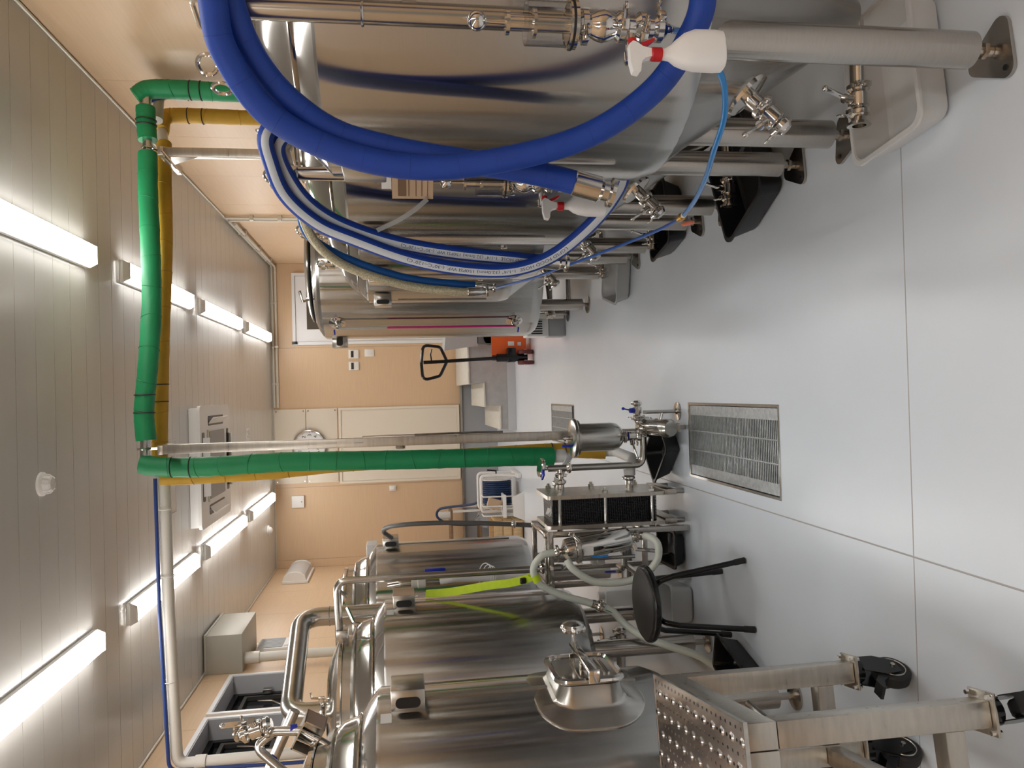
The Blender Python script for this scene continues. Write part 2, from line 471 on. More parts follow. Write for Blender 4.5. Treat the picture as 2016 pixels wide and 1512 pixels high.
# doors on the far wall
d2 = struct(bpy.data.objects.new('door_2', None)); COL.objects.link(d2); d2.location = (-.74, YF, KZ); d2['label'] = 'cream flush door above the grey kerb'
dx0, dx1, dz0, dz1 = -1.31, -.17, KZ+.03, 2.41
B().frame(((dx0+dx1)/2, YF-.001, (dz0+dz1)/2), (1, 0, 0), (0, 0, 1), dx1-dx0, dz1-dz0, .004, .035, (0, -.03, 0), 2).build('door_frame', CREAM, d2)
B().box(dx0+.037, dx1-.037, YF-.018, YF, dz0+.037, dz1-.037).build('door_leaf', CREAM, d2)
b = B(); b.frame((-.79, YF-.018, 1.50), (1, 0, 0), (0, 0, 1), .05, .14, .02, .012, (0, -.012, 0)); b.box(-.805, -.775, YF-.022, YF-.018, 1.44, 1.56)
b.build('pull_handle', STEELP, d2)
d1 = struct(bpy.data.objects.new('door_1', None)); COL.objects.link(d1); d1.location = (1.33, YF, .6); d1['label'] = 'white door with a dark window behind the tanks'
B().frame((1.33, YF-.001, 1.83), (1, 0, 0), (0, 0, 1), 1.08, 2.44, .004, .045, (0, -.05, 0), 2).build('door_frame', WHITED, d1)
B().box(.84, 1.82, YF-.03, YF, .62, 3.0).build('door_leaf', WHITED, d1)
B().frame((1.36, YF-.03, 2.45), (1, 0, 0), (0, 0, 1), .74, .84, .01, .03, (0, -.012, 0), 2).build('window_bead', WHITED, d1)
B().box(1.02, 1.70, YF-.034, YF-.03, 2.06, 2.84).build('pane', mat('door_pane', (.09, .075, .06), .15), d1)
b = B(); b.box(.87, .93, YF-.045, YF-.03, 1.25, 1.75, .004); b.cyl((.90, YF-.045, 1.62), (.90, YF-.10, 1.62), .012, n=10); b.cyl((.90, YF-.095, 1.62), (1.02, YF-.095, 1.62), .01, n=10)
b.build('door_handle', STEELD, d1)
b = B(); b.box(.80, .84, YF-.075, YF-.05, 2.98, 3.06, .004); b.build('door_closer', BLACKP, d1)
# concrete steps up to the white door
st = struct(B().box(.13, XR-.03, 10.02, YF-.04, 0, .60).build('floor_landing', CONC), 'grey concrete landing with steps below the white door')
st.name = 'floor_landing'
for k, (x0, x1, z1) in enumerate(((-.17, .13, .40), (-.47, -.17, .20))):
    B().box(x0, x1, 10.02, 11.7, 0, z1).build('step', CONC, st)
    B().box(x0-.012, x1+(.0), 10.00, 11.7, z1+.001, z1+.022, .004).build('tread', CONCT, st)
B().box(.118, XR-.03, 10.00, YF-.04, .601, .622, .004).build('tread', CONCT, st)
B().box(-.49, XR-.03, 10.005, 10.019, 0, .11).build('skirting', mat('cove_skirting', (.52, .54, .56), .4), st)

# ------------------------------------------------------------------ ceiling lamps
LX = ((-1.42, 'left'), (.885, 'right'))
LY = ((-3.25, -1.55, '', 'o2'), (-1.08, .62, '', 'o1'), (1.10, 2.80, '', 'o0'), (3.30, 4.96, 'nearest visible', 'nearest'), (5.55, 7.23, '', 'second'), (7.64, 9.44, '', 'third'), (9.85, 11.58, '', 'farthest'))
for lx, side in LX:
    for y0, y1, _, nm in LY:
        lab = {'o0': 'glowing linear ceiling light out of view just ahead of the camera, %s row', 'o1': 'glowing linear ceiling light out of view right above the camera, %s row', 'o2': 'glowing linear ceiling light out of view behind the camera, %s row'}[nm] % side if nm[0] == 'o' else ('glowing linear ceiling light, %s one in the %s row' % (nm, side))
        t = thing('ceiling_light', lab, 'ceiling light', (lx, (y0+y1)/2, ZC-.075), 'linear ceiling lights')
        b = B(); b.box(lx-.075, lx+.075, y0, y1, ZC-.028, ZC, .004); b.build('housing', LAMPB, t)
        for q in (y0-.012, y1): B().prism([(lx-.075, q, ZC-.028), (lx+.075, q, ZC-.028), (lx+.052, q, ZC-.074), (lx-.052, q, ZC-.074)], (0, .012, 0)).build('end_cap', LAMPB, t)
        b = B()
        pr = [(-.070, -.0285), (-.070, -.040), (-.055, -.062), (-.03, -.072), (.03, -.072), (.055, -.062), (.070, -.040), (.070, -.0285)]
        b.prism([(lx+p, y0+.001, ZC+q) for p, q in pr], (0, y1-y0-.002, 0)); b.build('diffuser', LAMPM, t)
# ceiling air conditioner (cassette) --------------------------------------------------
t = thing('ceiling_air_conditioner', 'white square air conditioner cassette hanging below the ceiling', 'air conditioner', (-.60, 7.80, ZC-.14))
b = B(); b.box(-1.13, -.07, 7.22, 8.40, ZC-.075, ZC-.001, .006); b.build('casing', WHITEP, t)
b = B(); b.rrect((-.60, 7.81, ZC-.075), (1, 0, 0), (0, 1, 0), 1.10, 1.22, .05, (0, 0, -.028)); b.build('face_panel', WHITEP, t)
b = B(); b.rrect((-.60, 7.81, ZC-.1035), (1, 0, 0), (0, 1, 0), .62, .62, .02, (0, 0, -.012)); b.build('intake_grille', mat('intake_grey', (.36, .35, .34), .5), t)
b = B(); b.box(-.93, -.27, 7.46, 7.495, ZC-.112, ZC-.1035); b.build('intake_edge', mat('ivory_edge', (.70, .67, .52), .5), t)
for (cx, cy, wx, wy) in ((-.19, 7.81, .09, .62), (-1.01, 7.81, .09, .62), (-.60, 8.31, .62, .09), (-.60, 7.31, .62, .09)):
    b = B(); b.rrect((cx, cy, ZC-.1035), (1, 0, 0), (0, 1, 0), wx, wy, .02, (0, 0, -.003)); sl = b.build('outlet_slot', BLACKP, t)
    tilt = Matrix.Rotation(.7 if cx > -.3 else (-.7 if cx < -.9 else 0), 3, 'Y') @ Matrix.Rotation(.7 if cy > 8 else (-.7 if cy < 7.5 else 0), 3, 'X')
    B().obox((cx, cy, ZC-.125), (wx*.85, wy*.95, .008), tilt, .002).build('louvre', WHITEP, sl)
# smoke detector and other small ceiling fittings
t = thing('smoke_detector', 'white round smoke detector on the ceiling with ribbed vents', 'smoke detector', (-.41, 4.33, ZC-.06))
b = B(); b.lathe([(.062, 0), (.062, -.012), (.05, -.02), (.046, -.022)], (-.41, 4.33, ZC), n=28); b.build('base', WHITEP, t)
b = B(); b.lathe([(.045, -.020), (.040, -.05), (.032, -.058), (.02, -.06)], (-.41, 4.33, ZC), n=28); b.build('head', WHITEP, t)
for k in range(8):
    a = k*PI/4; c_, s_ = math.cos(a), math.sin(a)
    B().tube([(-.41+.05*c_, 4.33+.05*s_, ZC-.022), (-.41+.046*c_, 4.33+.046*s_, ZC-.045), (-.41+.034*c_, 4.33+.034*s_, ZC-.058)], .004, 6).build('rib', WHITEP, t)
t = thing('ceiling_socket', 'small white ceiling socket between cassette and far wall', 'socket', (-.43, 9.96, ZC-.02))
B().rrect((-.43, 9.96, ZC), (1, 0, 0), (0, 1, 0), .14, .14, .02, (0, 0, -.012)).build('plate', WHITEP, t)
for dx, dy in ((-.03, -.03), (.03, -.03), (0, .035)): B().cyl((-.43+dx, 9.96+dy, ZC-.013), (-.43+dx, 9.96+dy, ZC-.016), .012, n=8).build('socket_hole', GREYP, t)
t = thing('ceiling_sensor', 'small white dome sensor on the ceiling beside the far left corner', 'sensor', (-1.85, 11.33, ZC-.06))
B().lathe([(.07, 0), (.07, -.015), (.055, -.02)], (-1.85, 11.33, ZC), n=24).build('base', WHITEP, t)
B().lathe([(.05, -.02), (.045, -.045), (.025, -.06), (.005, -.064)], (-1.85, 11.33, ZC), n=24).build('dome', WHITEP, t)
t = thing('ceiling_hatch', 'flush square access hatch in the ceiling boards near the air conditioner', 'hatch', (-.62, 6.55, ZC-.004))
B().frame((-.62, 6.55, ZC), (1, 0, 0), (0, 1, 0), .62, .50, .004, .02, (0, 0, -.006), 2).build('hatch_frame', CEILM, t)
B().box(-.905, -.335, 6.325, 6.775, ZC-.003, ZC-.0005).build('hatch_lid', CEILM, t)

# ------------------------------------------------------------------ things on the walls
# cream access panels above the door
for k, (z0, z1, nm) in enumerate(((2.43, 2.885, 'lower'), (2.895, 3.35, 'upper'))):
    t = thing('access_panel', 'cream screwed panel over the cream door, %s one of two' % nm, 'panel', (-.73, YF, z0), 'cream panels above the door')
    B().box(-1.28, -.17, YF-.022, YF-.0005, z0, z1, .002).build('sheet', CREAM, t)
    for sx in (-1.25, -.73, -.20):
        for sz in (z0+.03, z1-.03):
            B().cyl((sx, YF-.022, sz), (sx, YF-.026, sz), .010, n=10).build('screw', STEELD, t)
# clock
cc = V(-.735, YF-.05, 2.84)
t = thing('wall_clock', 'round white wall clock with black numerals and a silver rim', 'clock', (cc.x, cc.y, cc.z-.26))
B().lathe([(.245, 0), (.245, .012), (.235, .014)], cc+V(0, .028, 0), (0, -1, 0), 48).build('case_back', GREYP, t)
B().lathe([(.228, 0), (.228, .006)], cc+V(0, .012, 0), (0, -1, 0), 48).build('dial', CLOCKF, t)
b = B(); b.torus(cc, (0, 1, 0), .243, .018, 56, 10); b.build('rim', STEELP, t)
for h in range(1, 13):
    a = PI/2-h*PI/6
    px, pz = cc.x+.17*math.cos(a), cc.z+.17*math.sin(a)
    lettering('numeral', str(h), .075, lambda x, y, wd, px=px, pz=pz: Vector((px-wd/2+x, cc.y+.004, pz-.026+y)), BLACKP, t)
b = B()
for k in range(60):
    a = k*PI/30; r0 = .212 if k % 5 else .205
    b.obox((cc.x+math.cos(a)*(r0+.222)/2, cc.y+.0055, cc.z+math.sin(a)*(r0+.222)/2), (.222-r0, .001, .003 if k % 5 else .006), Matrix.Rotation(-a, 3, 'Y'))
b.build('minute_marks', BLACKP, t)
for ln, wd_, ang, nm in ((.11, .012, -PI/2-.28, 'hour_hand'), (.16, .009, -PI/2-.31, 'minute_hand')):
    d_ = V(math.cos(ang), 0, math.sin(ang))
    B().obox(cc+d_*(ln/2-.02)+V(0, -.004 if nm[0] == 'h' else -.007, 0), (ln, .002, wd_), Matrix.Rotation(-ang, 3, 'Y')).build(nm, BLACKP, t)
B().cyl(cc+V(0, .004, 0), cc+V(0, -.012, 0), .014, n=12).build('centre_cap', BLACKP, t)
# thermostats and switch
for k, xx in enumerate((.64, .46)):
    t = thing('thermostat', 'white wall thermostat with a dark screen, %s of the pair' % ('right' if k == 0 else 'left'), 'thermostat', (xx, YF, 2.08), 'wall thermostats')
    B().box(xx-.065, xx+.065, YF-.025, YF, 2.09, 2.24, .005).build('case', WHITEP, t)
    B().box(xx-.05, xx+.05, YF-.028, YF-.025, 2.165, 2.205).build('screen', DARKG, t)
    for r_ in range(2):
        for c_ in range(3):
            B().box(xx-.045+c_*.034, xx-.02+c_*.034, YF-.029, YF-.025, 2.105+r_*.022, 2.12+r_*.022).build('button', LAMPB, t)
t = thing('switch_plate', 'white switch plate below the right thermostat', 'switch', (.655, YF, 1.86))
B().box(.60, .71, YF-.014, YF, 1.86, 2.0, .003).build('plate', WHITEP, t)
for c_ in range(3): B().box(.61+c_*.032, .636+c_*.032, YF-.019, YF-.014, 1.885, 1.975, .002).build('rocker', WHITEP, t)
t = thing('wall_box', 'small white wall-mounted box high between cream panels and left lights', 'wall box', (-1.55, YF, 2.95))
B().box(-1.64, -1.46, YF-.05, YF, 2.94, 3.12, .006).build('case', WHITEP, t)
B().cyl((-1.55, YF-.05, 2.975), (-1.55, YF-.055, 2.975), .012, n=10).build('indicator', GREYP, t)
t = thing('wall_socket', 'small white outlet beside the lower left of the cream door', 'socket', (-1.41, YF, 1.58))
B().box(-1.45, -1.37, YF-.03, YF, 1.58, 1.68, .004).build('plate', WHITEP, t)
B().box(-1.43, -1.39, YF-.055, YF-.03, 1.60, 1.66, .004).build('plug', WHITEP, t)
# bulkhead light on the left wall
t = thing('wall_lamp', 'unlit frosted bulkhead lamp high on the left wall', 'lamp', (XL, 11.4, 2.78))
B().box(XL, XL+.04, 10.98, 11.82, 2.80, 3.15, .008).build('backplate', WHITEP, t)
b = B(); pr = [(0, .02), (.06, .04), (.10, .10), (.11, .17), (.10, .25), (.06, .31), (0, .33)]
b.prism([(XL+.04+p, 11.03, 2.81+q) for p, q in pr], (0, .74, 0)); b.build('cover', mat('frosted_cover', (.70, .70, .69), .35, trans=.2), t)
for q in (10.99, 11.77): B().prism([(XL+.04+p*1.08, q, 2.805+q2*1.02) for p, q2 in pr], (0, .038, 0)).build('end_cap', WHITEP, t)
# grey duct box hanging in the corner, with its vent and riser pipe
t = thing('duct_box', 'grey metal junction box fixed below the ceiling on the left wall', 'junction box', (XL+.19, 7.92, 3.0))
DBX = mat('duct_grey', (.44, .42, .36), .45)
B().box(XL+.001, XL+.36, 7.55, 8.30, 3.02, ZC-.016, .004).build('case', DBX, t)
B().box(XL+.001, XL+.37, 7.54, 8.31, ZC-.034, ZC-.015).build('lid_flange', DBX, t)
t = thing('wall_riser_pipe', 'beige riser pipe running down from the grey junction box', 'pipe', (XL+.10, 7.66, 0))
B().cyl((XL+.10, 7.66, .36), (XL+.10, 7.66, 2.985), .045, n=20).build('pipe', PVCG, t)
b = B(); b.cyl((XL+.10, 7.66, 2.88), (XL+.10, 7.66, 3.018), .056, n=20); b.build('coupling', PVCG, t)
for zz in (.9, 1.9, 2.6): B().box(XL+.001, XL+.05, 7.60, 7.72, zz, zz+.03).build('bracket', STEELD, t)
t = thing('vent_unit', 'small white vent grille unit on the left wall beside the riser pipe', 'vent', (XL, 8.15, 2.66))
B().box(XL+.001, XL+.07, 8.00, 8.32, 2.66, 2.98, .006).build('case', WHITEP, t)
for k in range(11): B().box(XL+.071, XL+.078, 8.015+k*.027, 8.03+k*.027, 2.73, 2.965).build('slat', GREYP, t)
B().box(XL+.071, XL+.08, 8.05, 8.27, 2.67, 2.715, .002).build('label_plate', PAPER, t)
# conduits at the top of right and far walls
for k, (dx, dz, nm) in enumerate(((.035, .035, 'upper'), (.055, .085, 'lower'))):
    pts = bend([(XR-dx, 8.95, 2.55 if k == 0 else ZC-dz), (XR-dx, 8.95+.001, ZC-dz), (XR-dx, YF-dx, ZC-dz), (-.14, YF-dx, ZC-dz)] if k == 0 else
               [(XR-dx, 9.05, ZC-dz), (XR-dx, YF-dx, ZC-dz), (-.14, YF-dx, ZC-dz)], .06)
    t = thing('wall_conduit', 'thin beige conduit along the top of right and far walls, %s run' % nm, 'conduit', (XR-dx, 10, ZC-dz), 'conduits under the ceiling')
    B().tube(pts, .017, 10).build('pipe', PVCG, t)
    for q in (9.6, 10.6, 11.5): B().box(XR-dx-.022, XR-.001, q, q+.03, ZC-dz-.024, ZC-dz+.02).build('clip', TRIMM, t)
    for q in (1.4, .75, .2): B().box(q, q+.03, YF-dx-.022, YF-.001, ZC-dz-.024, ZC-dz+.02).build('clip', TRIMM, t)
t = thing('drop_conduit', 'thin vertical conduit on the right wall behind the tanks', 'conduit', (XR-.03, 8.85, 0))
B().cyl((XR-.03, 8.85, 1.2), (XR-.03, 8.85, ZC-.02), .016, n=10).build('pipe', PVCG, t)
B().box(XR-.055, XR-.001, 8.82, 8.88, 3.05, 3.09).build('clip', TRIMM, t)
B().box(XR-.055, XR-.001, 8.82, 8.88, 2.75, 2.79).build('clip', TRIMM, t)
# drain grates ------------------------------------------------------------------------
for k, p in enumerate(PITS):
    lab = ('galvanised floor grate in front of the hop filter', 'galvanised floor grate further back, partly lifted aside from its pit')[k]
    t = thing('floor_grate', lab, 'grate', ((p[0]+p[1])/2, (p[2]+p[3])/2, -.03), 'drain grates in the floor')
    xm, ym = (p[0]+p[1])/2, (p[2]+p[3])/2
    W_, L_ = p[1]-p[0], p[3]-p[2]
    B().frame((xm, ym, -.028), (1, 0, 0), (0, 1, 0), W_-.001, L_-.001, .003, .012, (0, 0, .030), 2).build('rim', STEELS, t)
    gx0, gx1 = p[0]+.016, p[1]-.016
    gy0 = p[2]+.016+(.0 if k == 0 else .10); gy1 = p[3]-.016
    b = B()
    for q in (gy0, gy1-.006): b.box(gx0, gx1, q, q+.006, -.028, -.004)
    b.box(gx0, gx0+.05, gy0+.006, gy1-.006, -.012, -.004); b.box(gx1-.05, gx1, gy0+.006, gy1-.006, -.012, -.004)
    b.build('edge_plate', GALV, t)
    b = B(); n_ = 60
    for j in range(1, n_):
        q = gy0+(gy1-gy0)*j/n_
        b.box(gx0+.05, gx1-.05, q-.0032, q+.0032, -.028, -.0045)
    b.build('bars', GALV, t, stuff=True)
    for q in (gx0+.13, gx0+.23): B().cyl((q, gy0, -.006), (q, gy1, -.006), .005, n=8).build('cross_rod', GALV, t)

# ================================================================== FERMENTERS ON THE RIGHT
TX, TR = 1.08, .475
TY = (2.11, 3.11, 4.09, 5.12)
TLAB = ('nearest tall steel conical fermenter, draped with the thick plain blue hose',
        'second tall steel conical fermenter, with the kraft paper tag and striped blue hose',
        'third tall steel conical fermenter, behind the braided clear hose',
        'fourth steel conical fermenter, beside the wide flat-bottomed tank')
def cone_r(z): return .05+(z-.19)/1.525
def fermenter(i):
    xc, yc = TX, TY[i]
    t = thing('fermenter_tank', TLAB[i], 'tank', (xc, yc, 0), 'conical fermenters along the right wall')
    o = (xc, yc, 0)
    B().lathe([(.462, .80), (.470, .83), (TR, .862), (TR, 1.705), (.470, 1.712)], o, n=72, cap=(False, False)).build('jacket', STEEL, t)
    B().lathe([(.470, 1.712), (.417, 1.762), (.412, 1.764)], o, n=72, cap=(False, False)).build('shoulder', STEELP, t)
    B().lathe([(.462, .80), (.452, .79), (.40, .724), (.05, .19), (.03, .188)], o, n=64, cap=(False, True)).build('cone', STEEL, t)
    B().lathe([(.412, 1.764), (.418, 1.768), (.412, 1.773), (.405, 1.782), (.375, 1.815), (.325, 1.850), (.27, 1.874), (.225, 1.888)], o, n=64, cap=(False, False)).build('dome', STEELP, t)
    B().lathe([(.232, 1.884), (.236, 1.890), (.225, 1.896), (.222, 1.90), (.222, 1.928), (.232, 1.931), (.232, 1.944)], o, n=56, cap=(False, True)).build('neck', STEELS, t)
    lid = B().lathe([(.236, 1.945), (.236, 1.957), (.20, 1.962), (.10, 1.968), (.01, 1.970)], o, n=56).build('lid', STEELS, t)
    b = B(); hy = yc+.04
    b.tube(bend([(xc-.04, hy-.05, 1.96), (xc-.04, hy-.05, 2.05), (xc-.07, hy+.05, 2.05), (xc-.07, hy+.05, 1.96)], .02), .007, 8); b.build('lid_handle', STEELP, lid)
    for k, (a, ax) in enumerate(((PI*1.10, (.5, 1, 0)), (PI*.88, (1, .3, 0)), (PI*1.35, (1, -.4, 0)), (PI*.5, (1, 0, 0)), (0, (0, 1, 0)))):
        eyebolt(t, (xc+.248*math.cos(a), yc+.248*math.sin(a), 1.925), ax)
    # legs with triangular foot plates
    for sx in (-1, 1):
        for sy in (-1, 1):
            lx, ly = xc+sx*.235, yc+sy*.325
            rr = math.hypot(.235, .325); zt = .19+(rr-.05)*1.525+.06
            lg = B().cyl((lx, ly, .075), (lx, ly, zt), .046, n=26).build('leg', STEELD, t)
            b = B(); b.cyl((lx, ly, .012), (lx, ly, .076), .014, n=10); b.cyl((lx, ly, .030), (lx, ly, .042), .022, n=6); b.build('levelling_screw', STEELD, lg)
            d_ = V(sx, sy*.75, 0).normalized(); e_ = V(-d_.y, d_.x, 0); c_ = V(lx, ly, .001)
            pts = []
            for ang, rad, cp in ((0, .026, c_+d_*.075), (2*PI/3, .03, c_-d_*.02+e_*.05), (4*PI/3, .03, c_-d_*.02-e_*.05)):
                for j in range(-3, 4):
                    a = ang+j*PI/9; pts.append(cp+rad*(d_*math.cos(a)+e_*math.sin(a)))
            b = B(); b.prism(pts, (0, 0, .010)); b.build('foot_plate', STEELD, lg)
            b = B(); q = c_+d_*.075; b.cyl(q+V(0, 0, .0105), q+V(0, 0, .012), .008, n=8); b.build('bolt_hole', BLACKP, lg)
    # dump pipe and its valve
    zd = .175 if i == 0 else .135
    b = B(); b.tube(bend([(xc, yc, .20), (xc, yc, zd), (xc-.20, yc, zd)], .06), .022, 14); b.build('dump_pipe', STEELP, t)
    valve(t, (xc-.245, yc, zd), (-1, 0, 0), .020, (.25, -.25, 1), .085, name='dump_valve')
    b = B(); b.lathe([(.022, 0), (.022, .02), (.034, .022), (.034, .03), (.020, .03), (.020, .005)], (xc-.29, yc, zd), (-1, 0, 0), 20, cap=(False, True)); b.build('outlet_ferrule', STEELP, t)
    # racking arm on the cone
    za = .575; ra = cone_r(za); d0 = V(-.94, -.34, 0).normalized(); ax = (d0*.80+V(0, 0, -.60)).normalized()
    p0 = V(xc, yc, za)+d0*(ra-.01)
    b = B(); b.cyl(p0, p0+ax*.05, .022, n=16); b.lathe([(.07, 0), (.065, .012), (.03, .016)], p0, ax, 24, cap=(True, True)); b.build('racking_port', STEELP, t)
    valve(t, p0+ax*.098, ax, .019, (-.35, -.2, .55), .075, name='racking_valve')
    # cleaning pipe with relief valve stack
    th = (math.radians(59), math.radians(52), math.radians(56), math.radians(56))[i]
    c_, s_ = math.cos(th), math.sin(th)
    px, py = xc-.520*c_, yc-.520*s_
    qx, qy = xc-.578*c_, yc-.578*s_
    b = B(); b.tube(bend([(xc-.20*c_, yc-.20*s_, 1.915), (xc-.33*c_, yc-.33*s_, 1.925), (px, py, 1.885), (px, py, 1.02)], .05), .0235, 16); b.build('cleaning_pipe', STEELS, t)
    for zz in (1.60, 1.86): B().torus((px, py, zz), (0, 0, 1), .025, .0035, 20, 6).build('weld_ring', STEELS, t)
    B().obox((xc-.488*c_, yc-.488*s_, 1.50), (.03, .05, .03), Matrix.Rotation(th, 3, 'Z')).build('pipe_bracket', STEELS, t)
    rv = B().lathe([(.020, 1.02), (.022, 1.06), (.030, 1.075), (.034, 1.09), (.030, 1.105), (.022, 1.12), (.022, 1.145), (.05, 1.150), (.05, 1.158)], (qx, qy, 0), n=24).build('relief_valve', STEELP, t)
    B().lathe([(.052, 1.158), (.052, 1.163)], (qx, qy, 0), n=28).build('gasket_ring', GASKET, rv)
    B().lathe([(.050, 1.163), (.050, 1.168), (.018, 1.170), (.018, 1.235), (.030, 1.237), (.030, 1.244), (.016, 1.246), (.016, 1.292), (.026, 1.294), (.026, 1.302), (.006, 1.303), (.004, 1.345)], (qx, qy, 0), n=24).build('plunger', STEELP, rv)
    B().lathe([(.046, 1.168), (.046, 1.258), (.043, 1.258), (.043, 1.170)], (qx, qy, 0), n=36, cap=(False, False)).build('clear_cup', GLASS, rv)
    B().sph((qx, qy, 1.362), .021, 20).build('ball_knob', STEELP, rv)
    for zz, ww in ((1.05, (-.3, -1, 0)), (1.132, (-1, -.2, 0))): clamp_bm(B(), (qx, qy, zz), (0, 0, 1), .0205, ww).build('clamp', STEELP, rv)
    b = B(); b.cyl((qx, qy, .955), (qx, qy, 1.03), .020, n=18); clamp_bm(b, (qx, qy, 1.005), (0, 0, 1), .020, (-.8, -.6, 0)); clamp_bm(b, (qx, qy, .965), (0, 0, 1), .018, (.5, -.8, 0))
    b.cyl((qx, qy, .935), (qx, qy, .96), .009, n=10)
    b.cyl((px, py, 1.03), (qx, qy, 1.09), .02, n=14); b.build('gas_tee', STEELP, t)
    b = B(); b.cyl((qx, qy, 1.03), (qx-.06, qy-.005, 1.03), .011, n=14); b.lathe([(.011, 0), (.016, .004), (.016, .025), (.010, .028)], (qx-.055, qy-.005, 1.03), (-1, -.08, 0), 14); b.build('side_port', STEELP, t)
    # thermometer housing with a slot window (left side of the jacket)
    bx, by = xc-.475*math.cos(.18), yc-.475*math.sin(.18)
    hb = B().box(bx-.045, bx+.02, by-.07, by+.07, 1.56, 1.67, .004).build('gauge_housing', STEELS, t)
    B().rrect((bx-.020, by-.0705, 1.615), (1, 0, 0), (0, 0, 1), .028, .080, .013, (0, -.002, 0)).build('gauge_window', BLACKP, hb)
    B().box(bx-.004, bx+.012, by-.008, by+.008, .95, 1.52).build('gauge_cable_cover', STEELS, t)
    return t, (px, py), (qx, qy)
FERM = [fermenter(i) for i in range(4)]
# kraft tag on the second fermenter
t = thing('paper_tag', 'kraft paper tag with printed lines taped to the second fermenter', 'tag', (.72, 2.665, 1.41))
u_ = V(.80, -.60, 0); n_ = V(-.60, -.80, 0)
c0 = V(.715, 2.675, 1.47)
B().prism([c0-u_*.045+V(0, 0, .075), c0+u_*.05+V(0, 0, .075), c0+u_*.05+V(0, 0, -.065), c0-u_*.045+V(0, 0, -.065)], n_*.002).build('card', KRAFT, t)
b = B()
for k, (a, c) in enumerate(((.055, .028), (.02, .004), (-.005, .003), (-.025, .003), (-.045, .002))): b.prism([c0+n_*.0025-u_*.035+V(0, 0, a), c0+n_*.0025+u_*.03+V(0, 0, a), c0+n_*.0025+u_*.03+V(0, 0, a-c), c0+n_*.0025-u_*.035+V(0, 0, a-c)], n_*.0004)
b.build('printed_lines', mat('brown_ink', (.20, .12, .07), .7), t, stuff=True)
B().prism([c0-u_*.01+V(0, 0, .11), c0+u_*.035+V(0, 0, .11), c0+u_*.035+V(0, 0, .077), c0-u_*.01+V(0, 0, .077)], n_*.0022).build('white_sticker', PAPER, t)

# bright tank at the end of the row ------------------------------------------------------
bxc, byc, br = 1.07, 6.45, .60
t = thing('bright_tank', 'wide steel tank with a pink level tube, last in the right row', 'tank', (bxc, byc, 0))
o = (bxc, byc, 0)
B().lathe([(.50, .375), (.56, .39), (.59, .43), (br, .48), (br, 2.06), (.597, 2.09), (.575, 2.115)], o, n=72, cap=(True, False)).build('jacket', STEEL, t)
B().lathe([(.575, 2.115), (.54, 2.138), (.46, 2.168)], o, n=64, cap=(False, False)).build('shoulder', STEELP, t)
B().lathe([(.46, 2.168), (.468, 2.170), (.468, 2.180), (.46, 2.182)], o, n=64, cap=(False, False)).build('lid_gasket', GASKET, t)
B().lathe([(.463, 2.182), (.46, 2.190), (.40, 2.212), (.20, 2.235), (.01, 2.24)], o, n=64).build('lid', STEELP, t)
b = B(); b.tube([(bxc-.3, byc-.25, 2.17), (bxc-.33, byc-.30, 2.24), (bxc-.25, byc-.33, 2.26)], .012, 8); clamp_bm(b, (bxc-.3, byc-.25, 2.2), (0, 0, 1), .02); b.build('top_valve', STEELP, t)
for sx in (-1, 1):
    for sy in (-1, 1):
        lx, ly = bxc+sx*.38, byc+sy*.36
        lg = B().cyl((lx, ly, .05), (lx, ly, .42), .046, n=24).build('leg', STEELD, t)
        B().cyl((lx, ly, .01), (lx, ly, .051), .014, n=10).build('levelling_screw', STEELD, lg)
        B().lathe([(.07, 0), (.07, .008), (.03, .012)], (lx, ly, 0), n=20).build('foot_plate', STEELD, lg)
for sy in (-1, 1): B().cyl((bxc-.38, byc+sy*.36, .16), (bxc+.38, byc+sy*.36, .16), .018, n=12).build('brace', STEELD, t)
gx, gy = bxc-br*math.cos(.58)-.045, byc-br*math.sin(.58)-.01
for zz, nm in ((1.98, 'upper_gauge_port'), (.60, 'lower_gauge_port')):
    d_ = V(-math.cos(.58), -math.sin(.58), 0); p0 = V(bxc, byc, zz)+d_*(br-.01)
    b = B(); b.lathe([(.07, 0), (.066, .012), (.04, .016), (.018, .02), (.018, .05)], p0, d_, 24); clamp_bm(b, p0+d_*.035, d_, .016, (0, .3, -1)); q = b.build(nm, STEELP, t)
    B().cyl(p0+d_*.05, p0+d_*.05+V(-.02, -.01, .0), .01, n=10).build('elbow', STEELP, q)
    B().obox(p0+d_*.075+V(-.02, -.02, .02*(-1 if zz < 1 else 1)), (.014, .05, .012), Matrix.Rotation(.6, 3, 'Z'), .002).build('blue_lever', BLUEP, q)
p0 = V(bxc, byc, 0)+V(-math.cos(.58), -math.sin(.58), 0)*(br+.05)
B().cyl(p0+V(0, 0, .60), p0+V(0, 0, 1.60), .0085, n=10).build('level_tube_filled', PINK, t)
B().cyl(p0+V(0, 0, 1.602), p0+V(0, 0, 1.98), .0085, n=10).build('level_tube_empty', mat('clear_tube', (.8, .8, .78), .15, trans=.5), t)
bx, by = bxc-.62, byc+.07
hb = B().box(bx-.05, bx+.05, by-.05, by+.08, 1.93, 2.05, .004).build('gauge_housing', STEELS, t)
B().rrect((bx, by-.0505, 1.99), (1, 0, 0), (0, 0, 1), .07, .05, .02, (0, -.002, 0)).build('gauge_window', DARKG, hb)
b = B(); valve_p = (bxc-.30, byc-.15, .30); b.tube(bend([(bxc-.1, byc-.05, .37), (bxc-.1, byc-.05, .27), (bxc-.38, byc-.18, .27)], .05), .022, 12); b.build('outlet_pipe', STEELP, t)
valve(t, (bxc-.42, byc-.2, .27), (-.92, -.4, 0), .02, (0, 0, 1), .08, name='outlet_valve')
